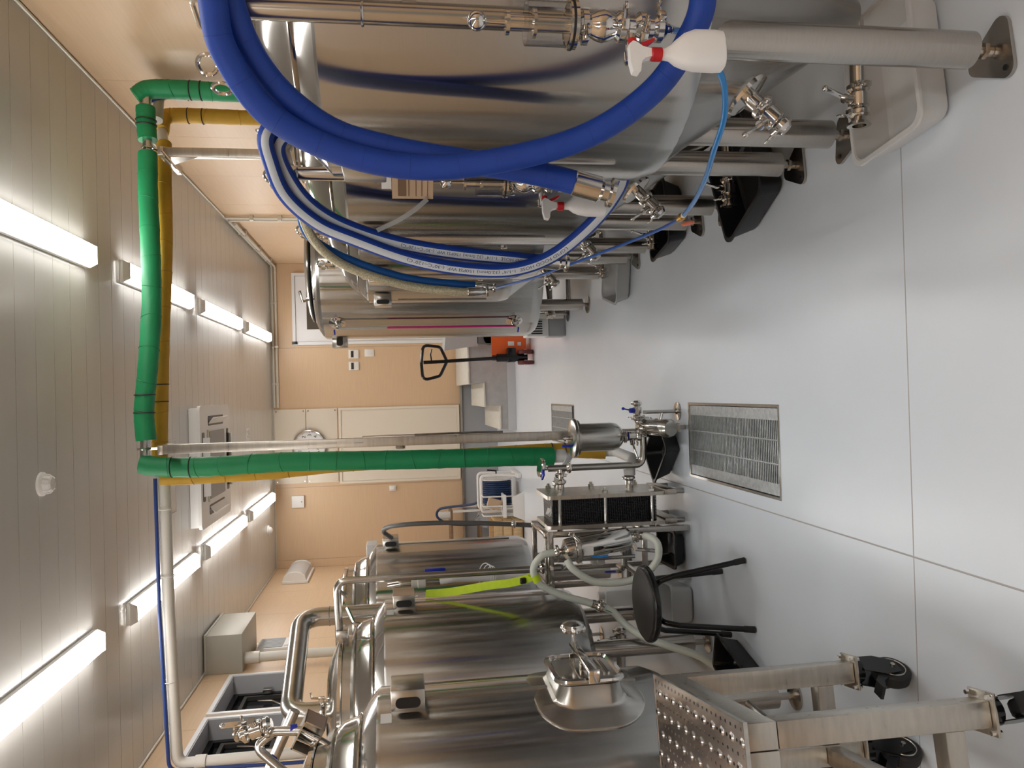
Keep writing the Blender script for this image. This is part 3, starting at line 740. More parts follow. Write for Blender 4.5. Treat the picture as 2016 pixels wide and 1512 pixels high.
# white wheeled pump box and black power box under the bright tank
t = thing('pump_box', 'grey and white vented pump housing under the wide tank', 'pump', (.62, 6.95, 0))
B().box(.50, .80, 6.93, 7.16, .16, .36, .01).build('housing', WHITEP, t)
for k in range(6): B().box(.52+k*.022, .53+k*.022, 6.923, 6.929, .22, .32).build('vent_slot', BLACKP, t)
B().box(.50, .80, 6.94, 7.15, 0, .158, .01).build('base', GREYP, t)

# ------------------------------------------------------------------ trays under the dump valves
def tray(name, label, cx, cy, wx, wy, h, material, yaw=0.0, taper=.86, rim=.012, lip=.010, group='drip trays on the floor', cat='tray', z0=.002):
    t = thing(name, label, cat, (cx, cy, 0), group)
    R = Matrix.Rotation(yaw, 3, 'Z'); u = R @ V(1, 0, 0); v = R @ V(0, 1, 0)
    def ring(b, w_, l_, z): return b.ring(rr_pts((cx, cy, z), u, v, w_, l_, min(w_, l_)*.14, 5))
    b = B(); th = .004
    rs = [ring(b, wx*taper-.03, wy*taper-.03, z0), ring(b, wx*taper, wy*taper, z0+.012), ring(b, wx, wy, z0+h-lip), ring(b, wx, wy, z0+h),
          ring(b, wx-2*th, wy-2*th, z0+h), ring(b, (wx*taper-2*th), (wy*taper-2*th), z0+.014), ring(b, wx*taper-.034, wy*taper-.034, z0+th)]
    b.skin(rs); b.build('tub', material, t)
    b = B(); o_ = rr_pts((cx, cy, z0+h-.006), u, v, wx+2*rim, wy+2*rim, min(wx, wy)*.15, 5); i_ = rr_pts((cx, cy, z0+h-.006), u, v, wx-.002, wy-.002, min(wx, wy)*.14, 5)
    e = V(0, 0, .008)
    a1 = b.ring(o_); a2 = b.ring([p+e for p in o_]); a3 = b.ring([p+e for p in i_]); a4 = b.ring(i_); b.skin([a1, a2, a3, a4], loop=True); b.build('rim', material, t)
    return t
tray('drip_tray', 'white plastic drip tray under the nearest fermenter', .90, 2.09, .42, .30, .12, WTRAY, .12)
tray('drip_tray', 'black plastic drip tray under the second fermenter', .90, 3.10, .46, .36, .12, BLACKP, .45)
tray('drip_tray', 'black plastic drip tray under the third fermenter', .92, 4.08, .36, .30, .11, BLACKP, .22)
tray('drip_tray', 'clear plastic drip tray under the fourth fermenter', .77, 5.08, .34, .36, .10, CLEARP, -.25)

# ------------------------------------------------------------------ hoses hung on the fermenters
def hose_end(parent, p, d, r, material=STEELP):
    p = Vector(p); d = Vector(d).normalized()
    b = B(); b.lathe([(r*1.02, -.012), (r*1.08, -.010), (r*1.08, .052), (r*.85, .060), (r*.85, .075), (r*1.25, .079), (r*1.25, .088), (r*.75, .089), (r*.7, .05)], p, d, 28)
    return b.build('end_fitting', material, parent)
# thick plain blue hose: two turns over the first tank's cleaning pipe
h1 = [(0.492,1.800,1.108),(0.506,1.799,1.165),(0.524,1.789,1.276),(0.543,1.778,1.443),(0.560,1.768,1.558),(0.587,1.752,1.669),(0.639,1.722,1.757),(0.704,1.685,1.818),(0.770,1.640,1.851),(0.835,1.602,1.858),
      (.93,1.548,1.82),(1.01,1.49,1.70),(1.06,1.44,1.52),(1.07,1.42,1.30),(1.02,1.44,1.08),(.93,1.50,.935),
      (0.830,1.557,0.885),(0.753,1.601,0.903),(0.661,1.655,0.968),(0.577,1.703,1.103),(0.528,1.731,1.286),(0.508,1.743,1.480),(0.534,1.728,1.656),(0.600,1.690,1.799),(0.697,1.630,1.872),(0.769,1.588,1.885),(0.836,1.545,1.875),
      (.94,1.485,1.82),(1.03,1.42,1.68),(1.07,1.38,1.50),(1.085,1.365,1.32)]
c1 = catmull(h1, 7)
t = thing('wrapped_hose', 'thick plain blue hose coiled on the nearest fermenter', 'hose', h1[0])
B().tube(c1, .0285, 18).build('hose', BLUEH, t)
for a, c in ((c1[0], c1[1]), (c1[-1], c1[-2])): hose_end(t, a, Vector(a)-Vector(c), .0285)
L_ = 0
for k in range(1, len(c1)-1):
    L_ += (c1[k]-c1[k-1]).length
    if L_ > .085:
        L_ = 0
        B().torus(c1[k], (c1[k+1]-c1[k-1])+V(0, 0, .0), .0283, .0007, 24, 6).build('wrap_edge', BLUEW, t)
# blue food hose with the printed white band
h2 = [(0.84,2.62,1.05),(.60,2.795,.93),(0.486,2.855,0.985),(0.492,2.851,1.06),(0.498,2.847,1.126),(0.514,2.834,1.315),(0.540,2.815,1.499),(0.575,2.789,1.641),(0.620,2.755,1.760),(0.679,2.701,1.845),(0.764,2.637,1.899),(0.827,2.590,1.905),
      (.862,2.592,1.84),(.872,2.600,1.6),(.872,2.600,1.3),(.866,2.600,1.0),(.835,2.597,.83),
      (0.750,2.597,0.755),(0.668,2.659,0.780),(0.575,2.729,0.862),(0.489,2.794,0.983),(0.449,2.823,1.130),(0.456,2.818,1.318),(0.489,2.793,1.500),(0.545,2.751,1.675),(0.594,2.715,1.800),(0.673,2.655,1.895),(0.763,2.583,1.930),(0.840,2.540,1.935),(.915,2.585,1.87),(.932,2.61,1.72),(.932,2.61,1.5)]
h2 = h2[2:]
c2 = catmull(h2, 8)
t = thing('food_hose', 'blue hose with a printed white band coiled on the second fermenter', 'hose', h2[0])
B().tube(c2, .0255, 18).build('hose', BLUEH, t)
for a, c in ((c2[0], c2[1]), (c2[-1], c2[-2])): hose_end(t, a, Vector(a)-Vector(c), .0255)
OUT = V(-.52, -.85, .0)
def frames(c):
    out = []
    for k, p in enumerate(c):
        tg = (c[min(k+1, len(c)-1)]-c[max(k-1, 0)]).normalized(); f = (OUT-tg*OUT.dot(tg)).normalized(); out.append((p, tg, f, f.cross(tg)))
    return out
fr2 = frames(c2)
b = B(); rs = []
for p, tg, f, g in fr2:
    rs.append(b.ring([p+.0258*(f*math.cos(a)+g*math.sin(a)) for a in [(-.55+.95*j/8) for j in range(9)]]))
b.skin(rs, closed_ring=False); b.build('label_band', STRIPE, t)
arc = [0]
for k in range(1, len(c2)): arc.append(arc[-1]+(c2[k]-c2[k-1]).length)
def on_hose(s, yv, r=.0261, a0=-.36):
    s = max(0, min(arc[-1]-1e-6, s)); k = 0
    while arc[k+1] < s: k += 1
    tt = (s-arc[k])/(arc[k+1]-arc[k])
    p = c2[k].lerp(c2[k+1], tt); f = fr2[k][2].lerp(fr2[k+1][2], tt).normalized(); g = fr2[k][3].lerp(fr2[k+1][3], tt).normalized()
    a = a0+yv/r
    return p+r*(f*math.cos(a)+g*math.sin(a))
def arc_at(pt):
    k = min(range(len(c2)), key=lambda i_: (c2[i_]-Vector(pt)).length); return arc[k]
TXT = 'LGFSD FOOD HOSE  1-1/4" (32.0mm) 150PSI WP. (-30\u00b0C~120\u00b0C)'
for (pa, pb) in (((0.486,2.855,0.985), (0.545,2.812,1.515)), ((0.530,2.76,.925), (0.487,2.795,1.495))):
    sa, sb = arc_at(pa), arc_at(pb)
    lettering('printed_text', TXT, .0165, lambda x, y, wd, sa=sa, sb=sb: on_hose(sa+(sb-sa)*x/wd, y), INK, t)
# braided clear hose and plain blue hose on the third tank
h3 = [(.885,3.535,1.86),(0.851,3.487,1.933),(0.755,3.559,1.922),(0.661,3.629,1.853),(0.588,3.684,1.721),(0.522,3.733,1.487),(0.494,3.754,1.243),(0.493,3.755,1.18)]
t = thing('braided_hose', 'clear braided hose hanging on the third fermenter', 'hose', h3[-1])
c3 = catmull([(.87,3.572,1.4),(.872,3.572,1.66)]+h3, 8); B().tube(c3, .021, 16).build('hose', BRAID, t); hose_end(t, c3[-1], c3[-1]-c3[-2], .021)
h3b = [(.875,3.60,1.88),(0.825,3.566,1.945),(0.726,3.641,1.910),(0.633,3.710,1.730),(0.561,3.764,1.485),(0.533,3.785,1.240),(0.525,3.791,1.14)]
t = thing('plain_hose', 'short blue hose hanging behind the braided hose on the third fermenter', 'hose', h3b[-1])
c3 = catmull([(.868,3.627,1.3),(.872,3.627,1.66)]+h3b, 8); B().tube(c3, .021, 16).build('hose', mat('mid_blue_hose', (.008, .09, .33), .45), t); hose_end(t, c3[-1], c3[-1]-c3[-2], .021)
# pale tape dangling from the tag
t = thing('plastic_tape', 'twisted clear tape hanging below the kraft tag', 'tape', (.62, 2.70, 1.40))
p_ = [(.675, 2.69, 1.425), (.64, 2.705, 1.47), (.605, 2.72, 1.53), (.575, 2.735, 1.60)]; cp = catmull(p_, 5)
B().strip(cp, [V(-.5, -.8, .3+.5*math.sin(k*.35)) for k in range(len(cp))], .016, .0012).build('tape', BAG, t)
# light blue air line from the first relief valve, brass cock, and on to the far tanks
q1 = FERM[0][2]
a_ = catmull([(q1[0], q1[1], .937), (q1[0]+.012, q1[1]+.028, .918), (.798,1.672,.870),(.770,1.705,.812),(.725,1.735,.766),(.665,1.80,.735),(.625,1.95,.70),(.61,2.15,.64),(.605,2.40,.575),(.605,2.60,.535)], 7)
t = thing('air_tube', 'light blue air tube looping from the nearest fermenter to the brass cock', 'tube', (q1[0], q1[1], .937))
B().tube(a_, .0075, 12).build('tube', BLUEL, t); B().lathe([(.009, 0), (.011, .004), (.011, .02), (.008, .024)], a_[0], (0, 0, 1), 12).build('barb', STEELP, t)
B().cyl(a_[-1]-V(0, .012, -.002), a_[-1]+V(0, .004, 0), .0095, n=12).build('collar', WHITEP, t)
t = thing('brass_cock', 'small brass air cock with a coral lever joining two blue tubes', 'valve', (.605, 2.62, .52))
b = B(); b.lathe([(.006, 0), (.010, .004), (.010, .018), (.014, .020), (.014, .046), (.010, .048), (.010, .06), (.006, .066)], (.605, 2.603, .534), (0, .97, -.06), 12); b.build('body', BRASS, t)
b = B(); b.obox((.585, 2.64, .505), (.012, .05, .018), Matrix.Rotation(.5, 3, 'X'), .004); b.build('lever', REDK, t)
a_ = catmull([(.605,2.669,.530),(.612,2.85,.52),(.622,3.1,.53),(.64,3.4,.60),(.66,3.65,.67),(.655,3.9,.72),(.70,4.4,.70),(.66,4.9,.75),(.62,5.2,.85),(.57,5.4,1.0)], 6)
a_ = catmull([(.605,2.669,.530),(.610,2.85,.53),(.612,3.1,.57),(.602,3.4,.66),(.588,3.65,.76),(.585,3.95,.84),(.588,4.2,.93),(.60,4.5,1.0)], 6)
t = thing('far_air_tube', 'thin darker blue air tube running from the brass cock along the fermenters', 'tube', (.605, 2.67, .53))
B().tube(a_, .0065, 10).build('tube', mat('mid_blue_tube', (.012, .10, .45), .3), t); B().cyl(a_[-1], a_[-1]+V(.03, .03, .0), .009, n=10).build('barb', STEELP, t)
# spray bottles -------------------------------------------------------------------------
def spray_bottle(label, base, fdir, h=.215):
    base = Vector(base); f = Vector(fdir).normalized(); s_ = V(-f.y, f.x, 0)      # f: nozzle direction
    t = thing('spray_bottle', label, 'spray bottle', base, 'spray bottles hung on the fermenters')
    k = h/.30
    b = B(); rs = []
    for z_, wf, ws, off in ((0, .056, .034, 0), (.004, .061, .039, 0), (.03, .063, .041, 0), (.09, .062, .041, 0), (.125, .052, .036, .004), (.15, .038, .028, .010), (.17, .022, .020, .012), (.186, .016, .016, .016), (.20, .015, .015, .017)):
        pts = []
        for j in range(20):
            a = 2*PI*j/20; c_ = math.copysign(abs(math.cos(a))**.7, math.cos(a)); q = math.copysign(abs(math.sin(a))**.7, math.sin(a))
            pts.append(base+f*(wf*c_+off)*k+s_*(ws*q)*k+V(0, 0, z_*k))
        rs.append(b.ring(pts))
    b.skin(rs); b.build('bottle', WBOT, t)
    n0 = base+f*.017*k
    B().lathe([(.021*k, .197*k), (.021*k, .225*k), (.016*k, .229*k)], n0, n=20).build('red_collar', REDP, t)
    def pf(x, z): return n0+f*x*k+V(0, 0, z*k)
    prof = [(-.012, .228), (.012, .228), (.018, .25), (.030, .262), (.060, .266), (.066, .272), (.062, .290), (.03, .297), (-.025, .297), (-.035, .285), (-.03, .272), (-.018, .255)]
    b = B(); b.prism([pf(x, z)-s_*.013*k for x, z in prof], s_*.026*k); b.build('spray_head', WBOT, t)
    b = B(); b.cyl(pf(-.034, .284), pf(-.046, .284), .013*k, n=14); b.build('nozzle_cap', REDP, t)
    b = B(); b.prism([pf(x, z)-s_*.008*k for x, z in ((-.030, .262), (-.020, .256), (-.028, .235), (-.044, .215), (-.050, .216), (-.040, .240))], s_*.016*k); b.build('trigger', REDP, t)
    return t
spray_bottle('white spray bottle with red trigger hung by the nearest fermenter', (.685, 1.500, .872), (-1, -.1, 0), .20)
spray_bottle('white spray bottle with red trigger hung by the second fermenter', (.645, 2.60, .82), (-1, -.15, 0), .222)

# ================================================================== BREW KETTLES ON THE LEFT
def kettle(xc, yc, r, zs, label, zb=.66, kraft=True):
    t = thing('brew_kettle', label, 'kettle', (xc, yc, 0), 'steel kettles along the left wall')
    o = (xc, yc, 0); h = zs-1.634
    B().lathe([(r-.16, zb-.075), (r-.07, zb-.055), (r-.02, zb-.02), (r, zb+.03), (r, zs-.012), (r-.004, zs)], o, n=80, cap=(True, False)).build('jacket', STEEL, t)
    B().lathe([(r-.004, zs), (r-.045, zs+.034), (r-.075, zs+.050), (r-.085, zs+.056)], o, n=72, cap=(False, False)).build('shoulder', STEELP, t)
    B().lathe([(r-.085, zs+.056), (r-.080, zs+.061), (r-.085, zs+.066), (r-.09, zs+.075), (r-.10, zs+.11), (r-.12, zs+.138), (r-.125, zs+.142)], o, n=72, cap=(False, False)).build('dome', STEELP, t)
    B().lathe([(r-.125, zs+.142), (r-.120, zs+.147), (r-.13, zs+.152), (r-.165, zs+.163), (r-.17, zs+.165), (r-.17, zs+.205)], o, n=64, cap=(False, False)).build('neck', STEELS, t)
    lid = B().lathe([(r-.162, zs+.207), (r-.158, zs+.212), (r-.158, zs+.226), (r-.17, zs+.232), (r-.30, zs+.285), (.05, zs+.296), (.01, zs+.296)], o, n=64).build('lid', STEELP, t)
    for sx in (-1, 1):
        for sy in (-1, 1):
            lx, ly = xc+sx*.31, yc+sy*.29
            lg = B().cyl((lx, ly, .085), (lx, ly, zb+.02), .043, n=24).build('leg', STEELD, t)
            B().cyl((lx, ly, .010), (lx, ly, .086), .014, n=10).build('levelling_screw', STEELD, lg)
            B().lathe([(.055, 0), (.055, .008), (.03, .014)], (lx, ly, 0), n=20).build('foot_plate', STEELD, lg)
    for sx in (-1, 1): B().cyl((xc+sx*.31, yc-.29, .22), (xc+sx*.31, yc+.29, .22), .015, n=10).build('brace', STEELS, t)
    B().tube(bend([(xc, yc, zb-.07), (xc, yc, .38), (xc+.22, yc, .38)], .06), .024, 12).build('drain_pipe', STEELP, t)
    valve(t, (xc+.27, yc, .38), (1, 0, 0), .022, (0, -.3, 1), .09, name='drain_valve')
    # slotted gauge housing on the aisle side
    bx = xc+r; by = yc-.03
    hb = B().box(bx-.03, bx+.055, by-.075, by+.07, zs-.155, zs-.045, .004).build('gauge_housing', STEELS, t)
    B().rrect((bx+.015, by-.0755, zs-.10), (1, 0, 0), (0, 0, 1), .034, .080, .016, (0, -.002, 0)).build('gauge_window', BLACKP, hb)
    if kraft: B().box(bx+.0552, bx+.058, by-.074, by+.069, zs-.154, zs-.046).build('kraft_label', KRAFT, hb)
    B().box(bx-.02, bx+.0035, by-.008, by+.008, zb+.1, zs-.155).build('gauge_cable_cover', STEELS, t)
    a = -.25; c_ = V(xc+r*math.cos(a), yc+r*math.sin(a), zs-.03)
    B().obox(c_, (.003, .045, .035), Matrix.Rotation(a, 3, 'Z')).build('barcode_sticker', PAPER, t)
    return t
K1 = (-1.55, 2.63, .55); K2 = (-1.61, 4.09, .54); K3 = (-1.60, 5.65, .54)
k1 = kettle(*K1, 1.635, 'nearest steel brew kettle with the side manway door', kraft=False)
k2 = kettle(*K2, 1.634, 'middle steel brew kettle with the fat vapour pipe on its lid')
k3 = kettle(*K3, 1.71, 'farthest steel kettle on the left, beside the grey looped hose')
# side manway of the first kettle
mc = V(-1.55+.55, 2.585, .945)
u_, v_ = V(0, 1, 0), V(0, 0, 1)
def cylp(pts, rad):
    out = []
    for p in pts:
        a = (p.y-K1[1])/K1[2]; out.append(V(K1[0]+rad*math.cos(a), K1[1]+rad*math.sin(a), p.z))
    return out
mw = B()
rs = [mw.ring(cylp(rr_pts(mc, u_, v_, .44, .36, .13, 8), .546)), mw.ring(cylp(rr_pts(mc, u_, v_, .44, .36, .13, 8), .5535)), mw.ring(cylp(rr_pts(mc, u_, v_, .43, .35, .125, 8), .556)), mw.ring(cylp(rr_pts(mc, u_, v_, .285, .25, .065, 8), .558)),
      mw.ring(cylp(rr_pts(mc, u_, v_, .262, .228, .055, 8), .566)), mw.ring(rr_pts(mc+V(.045, 0, 0), u_, v_, .235, .205, .045, 8))]
mw.skin(rs); mway = mw.build('manway', STEELS, k1)
B().rrect(mc+V(.0455, 0, 0), u_, v_, .245, .215, .045, (.006, 0, 0)).build('door_gasket', GASKET, mway)
b = B(); rs = [b.ring(rr_pts(mc+V(.052+dx, 0, 0), u_, v_, w_, h_, rd)) for dx, w_, h_, rd in ((0, .262, .232, .05), (.006, .268, .238, .052), (.014, .262, .232, .05), (.016, .235, .205, .04), (.008, .222, .192, .036), (.008, .20, .17, .03))]
b.skin(rs); b.build('manway_door', STEELP, mway)
b = B()
for k in range(2): b.tube([mc+V(.062, -.07, -.055-.016*k), mc+V(.062, .07, -.055-.016*k)], .004, 8)
b.build('pressed_ribs', STEELP, mway)
b = B(); b.box(mc.x+.088, mc.x+.102, mc.y-.147, mc.y+.15, mc.z-.016, mc.z+.014, .003); b.build('locking_bar', STEELP, mway)
b = B(); b.box(mc.x+.058, mc.x+.084, mc.y-.012, mc.y+.012, mc.z-.012, mc.z+.012, .003); b.build('bar_pivot', STEELP, mway)
b = B(); b.box(mc.x+.062, mc.x+.106, mc.y-.158, mc.y-.148, mc.z-.020, mc.z+.018, .003); b.build('hinge_lug', STEELP, mway)
b = B(); b.cyl((mc.x+.0, mc.y+.135, mc.z), (mc.x+.14, mc.y+.135, mc.z), .007, n=10); b.build('clamp_screw', STEELP, mway)
b = B(); b.lathe([(.012, 0), (.035, .006), (.042, .02), (.038, .034), (.02, .042), (.005, .044)], (mc.x+.135, mc.y+.135, mc.z), (1, 0, 0), 16)
for k in range(6):
    a = k*PI/3; b.sph((mc.x+.153, mc.y+.135+.034*math.cos(a), mc.z+.034*math.sin(a)), .014, 10)
b.build('star_knob', STEELP, mway)
# lid bracket box, spray pipes and valves on the first kettle
b = B(); bxm = Matrix.Rotation(.5, 3, 'Y')
b.obox((-1.165, 2.84, 1.875), (.105, .006, .075), bxm)
for dx, dz, sx, sz in ((-.05, 0, .005, .075), (.05, 0, .005, .075), (0, -.036, .105, .005), (0, .036, .105, .005)):
    q = bxm @ V(dx, 0, dz); b.obox((-1.165+q.x, 2.79, 1.875+q.z), (sx, .10, sz), bxm)
b.build('lid_bracket', STEELS, k1)
b = B(); b.cyl(V(-1.165, 2.75, 1.875)+bxm @ V(-.016, 0, -.034), V(-1.165, 2.75, 1.875)+bxm @ V(-.016, 0, .034), .005, n=8); b.build('bracket_pin', STEELP, k1)
b = B(); b.cyl(V(-1.165, 2.75, 1.875)+bxm @ V(.018, 0, -.034), V(-1.165, 2.75, 1.875)+bxm @ V(.018, 0, .034), .005, n=8); b.build('bracket_pin', STEELP, k1)
b = B(); b.tube(bend([(-1.20, 2.74, 1.80), (-1.150, 2.78, 1.90), (-1.152, 2.8, 1.995), (-1.20, 2.80, 2.06), (-1.33, 2.75, 1.90)], .03), .016, 12); b.build('spray_pipe', STEELS, k1)
vv = valve(k1, (-1.14, 2.80, 2.055), (-.25, 0, 1), .020, (.05, -.2, 1), .095, name='spray_valve')
b = B(); b.torus((-1.147, 2.80, 2.12), (-.25, 0, 1), .021, .008, 18, 8); b.build('valve_flange', STEELP, vv)
for zz, p_ in ((1.93, (-1.146, 2.79, 1.915)), (2.0, (-1.24, 2.79, 2.012))):
    B().lathe([(.0175, 0), (.0175, .022)], p_, (0, 0, 1) if zz < 1.95 else (-.6, 0, -.75), 14).build('blue_tape', BLUEP, k1)
B().tube(bend([(-1.28, 3.30, 1.99), (-1.46, 3.30, 2.075), (-1.75, 3.25, 2.2), (-1.75, 3.0, 1.86)], .05), .022, 14).build('recirculation_pipe', STEELS, k1)
B().torus((-1.55, 2.63, 1.925), (0, 0, 1), .20, .014, 40, 8, 0, PI*1.2).build('lid_rail', STEELP, k1)
# vapour pipe of the second kettle
zt = 2.12
pp = bend([(K2[0], K2[1], 1.925), (K2[0], K2[1], zt), (-1.335, 4.87, zt+.03), (-1.335, 4.87, 1.1)], .12, 10)
vp = B().tube(pp, .056, 24).build('vapour_pipe', STEELS, k2)
b = B(); b.torus((K2[0], K2[1], 1.955), (0, 0, 1), .062, .012, 30, 8); b.obox((K2[0]+.075, K2[1]-.02, 1.96), (.03, .016, .03), None, .003)
b.tube([(K2[0]+.08, K2[1]-.02, 1.965), (K2[0]+.085, K2[1]-.02, 2.01), (K2[0]+.11, K2[1]-.01, 2.015)], .006, 8); b.build('vapour_clamp', STEELP, vp)
B().torus((-1.335, 4.87, 1.98), (0, 0, 1), .057, .003, 26, 6).build('weld_ring', STEELS, vp)
b = B(); b.box(-1.245, -1.19, 4.05, 4.13, 1.82, 1.88, .004); b.build('lid_hinge', STEELS, k2)
b = B(); b.tube(bend([(-1.20, 4.09, 1.865), (-.945, 4.09, 1.875), (-.945, 4.09, .70)], .06), .019, 14); b.build('spray_pipe', STEELS, k2)
b = B(); b.tube([(-.945, 4.09, .70), (-.945, 4.15, .66), (-.96, 4.3, .62)], .018, 12); clamp_bm(b, (-.945, 4.09, .80), (0, 0, 1), .018); b.build('spray_pipe_foot', STEELP, k2)
b = B(); b.tube(bend([(-1.33, 4.5, 1.66), (-1.30, 4.56, 1.82), (-1.22, 4.60, 1.86)], .03), .012, 8); b.build('lid_latch', STEELP, k2)
# third kettle: pvc riser, cock with blue lever, looped grey hose
b = B(); b.tube(bend([(-1.20, 4.98, 1.62), (-1.18, 4.93, 1.55), (-1.18, 4.93, 1.30)], .03), .02, 12); b.build('feed_pipe', STEELS, k3)
b = B(); b.lathe([(.024, 0), (.034, .004), (.034, .05), (.028, .055), (.028, .09), (.022, .092)], (-1.18, 4.93, 1.39), n=18); b.build('pvc_union', PVCG, k3)
b = B(); b.tube(bend([(-1.18, 4.93, 1.30), (-1.165, 4.91, 1.22), (-1.19, 4.91, .60)], .03), .022, 14); b.build('pvc_riser', WHITEP, k3)
b = B(); b.box(-1.10, -1.08, 4.85, 4.87, 1.27, 1.40, .006); b.build('blue_lever', BLUEP, k3)
for k in range(3): B().torus((-1.15, 4.89, .98+.02*k), (.2, -.5, 1), .055+.01*k, .003, 24, 6).build('wire_coil', WHITEP, k3)
b = B(); b.tube([(-1.30, 5.2, 1.90), (-1.25, 5.15, 1.95), (-1.2, 5.12, 1.93)], .014, 8); b.sph((-1.19, 5.12, 1.93), .024, 12); b.build('lid_knob', STEELP, k3)
B().box(-1.36, -1.14, 6.05, 6.25, 1.72, 1.80, .006).build('control_box', WHITEP, k3)
hp = catmull([(-.985,5.45,1.60),(-.93,5.40,1.655),(-.885,5.3,1.625),(-.85,5.15,1.551),(-.838,5.1,1.404),(-.845,5.1,1.173),(-.872,5.1,.837),(-.905,5.1,.50),(-.94,5.1,.2),(-1.05,5.1,.03),(-1.3,5.1,.02)], 6)
t = thing('grey_hose', 'grey hose looping down beside the farthest kettle', 'hose', (-.905, 5.1, .5))
B().tube(hp, .0155, 12).build('hose', mat('grey_rubber', (.13, .125, .12), .45), t)
b = B(); clamp_bm(b, (-.872, 5.1, .80), (0, 0, 1), .017, (-.4, -1, 0)); b.build('joint', STEELP, t)
B().cyl((-1.30, 5.1, .02), (-1.37, 5.1, .02), .0185, n=12).build('tail', STEELP, t)

# ------------------------------------------------------------------ work platform with casters (front left)
A_, B_ = V(-.866, 2.272, 0), V(-.757, 1.655, 0)
yv = (A_-B_).normalized(); xv = V(yv.y, -yv.x, 0); WD, DP, ZT = .29, (A_-B_).length, .80
ctr = (A_+B_)/2-xv*WD/2
RP = Matrix((xv, yv, V(0, 0, 1))).transposed()
def PL(x, y, z): return ctr+xv*x+yv*y+V(0, 0, z)
t = thing('work_platform', 'steel work platform with dimpled top and casters beside the nearest kettle', 'platform', ctr)
# perforated tread plate
b = B(); nx, ny = 10, 22; px_, py_ = WD/nx, DP/ny
for i in range(nx):
    for j in range(ny):
        x0, y0 = -WD/2+i*px_, -DP/2+j*py_; cx, cy = x0+px_/2, y0+py_/2
        big = (i+2*j) % 4 == 0 and i % 2 == 0
        rad, rz = (.0055, .0035) if big else (.0046, 0)
        sq = [(x0, y0), (cx, y0), (x0+px_, y0), (x0+px_, cy), (x0+px_, y0+py_), (cx, y0+py_), (x0, y0+py_), (x0, cy)]
        ang = [math.atan2(q[1]-cy, q[0]-cx) for q in sq]
        r0 = b.ring([PL(q[0], q[1], ZT) for q in sq])
        rings = [r0]
        if big: rings.append(b.ring([PL(cx+.0125*math.cos(a), cy+.0125*math.sin(a), ZT) for a in ang])); rings.append(b.ring([PL(cx+.008*math.cos(a), cy+.008*math.sin(a), ZT+rz) for a in ang]))
        rings.append(b.ring([PL(cx+rad*math.cos(a), cy+rad*math.sin(a), ZT+rz) for a in ang]))
        rings.append(b.ring([PL(cx+rad*math.cos(a), cy+rad*math.sin(a), ZT-.003) for a in ang]))
        b.skin(rings, cap=(False, False))
tp = b.build('tread_plate', mat('tread_steel', (.64, .60, .58), .22, 1, rnoise=.05), t)
b = B()
for s_ in (-1, 1):
    b.obox(PL(s_*(WD/2+.002), 0, ZT-.004), (.004, DP+.008, .010), RP); b.obox(PL(0, s_*(DP/2+.002), ZT-.004), (WD, .004, .010), RP)
b.build('plate_edge', STEELS, tp)
for s_ in (-1, 1):
    B().obox(PL(s_*(WD/2-.031), 0, ZT-.045), (.06, DP-.004, .072), RP, .003).build('side_beam', STEELF, t)
    B().obox(PL(0, s_*(DP/2-.031), ZT-.046), (WD-.125, .06, .070), RP, .003).build('cross_beam', STEELF, t)
for sx in (-1, 1):
    for sy in (-1, 1):
        lx, ly = sx*(WD/2-.031), sy*(DP/2-.031)
        lg = B().obox(PL(lx, ly, (.185+ZT-.082)/2), (.06, .06, ZT-.082-.185), RP, .003).build('leg', STEELF, t)
        b = B(); b.obox(PL(lx, ly, .180), (.10, .085, .008), RP, .002); b.build('top_plate', STEELF, lg)
        for q in ((-.040, -.034), (.040, -.034), (-.040, .034), (.040, .034)): B().cyl(PL(lx+q[0], ly+q[1], .168), PL(lx+q[0], ly+q[1], .196), .006, n=6).build('bolt', STEELP, lg)
        cs = B(); cs.cyl(PL(lx, ly, .150), PL(lx, ly, .1755), .034, n=18)
        yw = .5 if sy > 0 else -.4
        f = (RP @ V(math.sin(yw), math.cos(yw), 0)).normalized(); g = V(-f.y, f.x, 0); w0 = PL(lx, ly, .058)-f*.022
        for s2 in (-1, 1):
            cs.prism([w0+g*s2*.026+f*a+V(0, 0, c) for a, c in ((-.03, -.012), (.02, -.018), (.05, .04), (.05, .098), (-.01, .098), (-.035, .04))], g*.003*s2)
        cst = cs.build('caster_fork', BLACKM, t)
        b = B(); b.lathe([(.022, -.020), (.050, -.020), (.056, -.014), (.057, 0), (.056, .014), (.050, .020), (.022, .020)], w0, g, 32); b.build('wheel', RUBBER, cst)
        b = B(); b.cyl(w0-g*.034, w0+g*.034, .007, n=8); b.torus(w0+g*.021, g, .038, .0025, 28, 6); b.torus(w0-g*.021, g, .038, .0025, 28, 6); b.build('axle', STEELS, cst)
        b = B(); b.prism([w0-g*.022+f*a+V(0, 0, c) for a, c in ((-.04, .035), (-.055, .06), (-.085, .075), (-.083, .083), (-.05, .085), (-.03, .065))], g*.044); b.build('brake_pedal', BLACKP, cst)
for sy in (-1, 1): B().obox(PL(0, sy*(DP/2-.031), .28), (WD-.123, .05, .05), RP, .003).build('lower_rail', STEELF, t)
B().obox(PL(-(WD/2-.031), 0, .28), (.05, DP-.125, .05), RP, .003).build('lower_rail', STEELF, t)

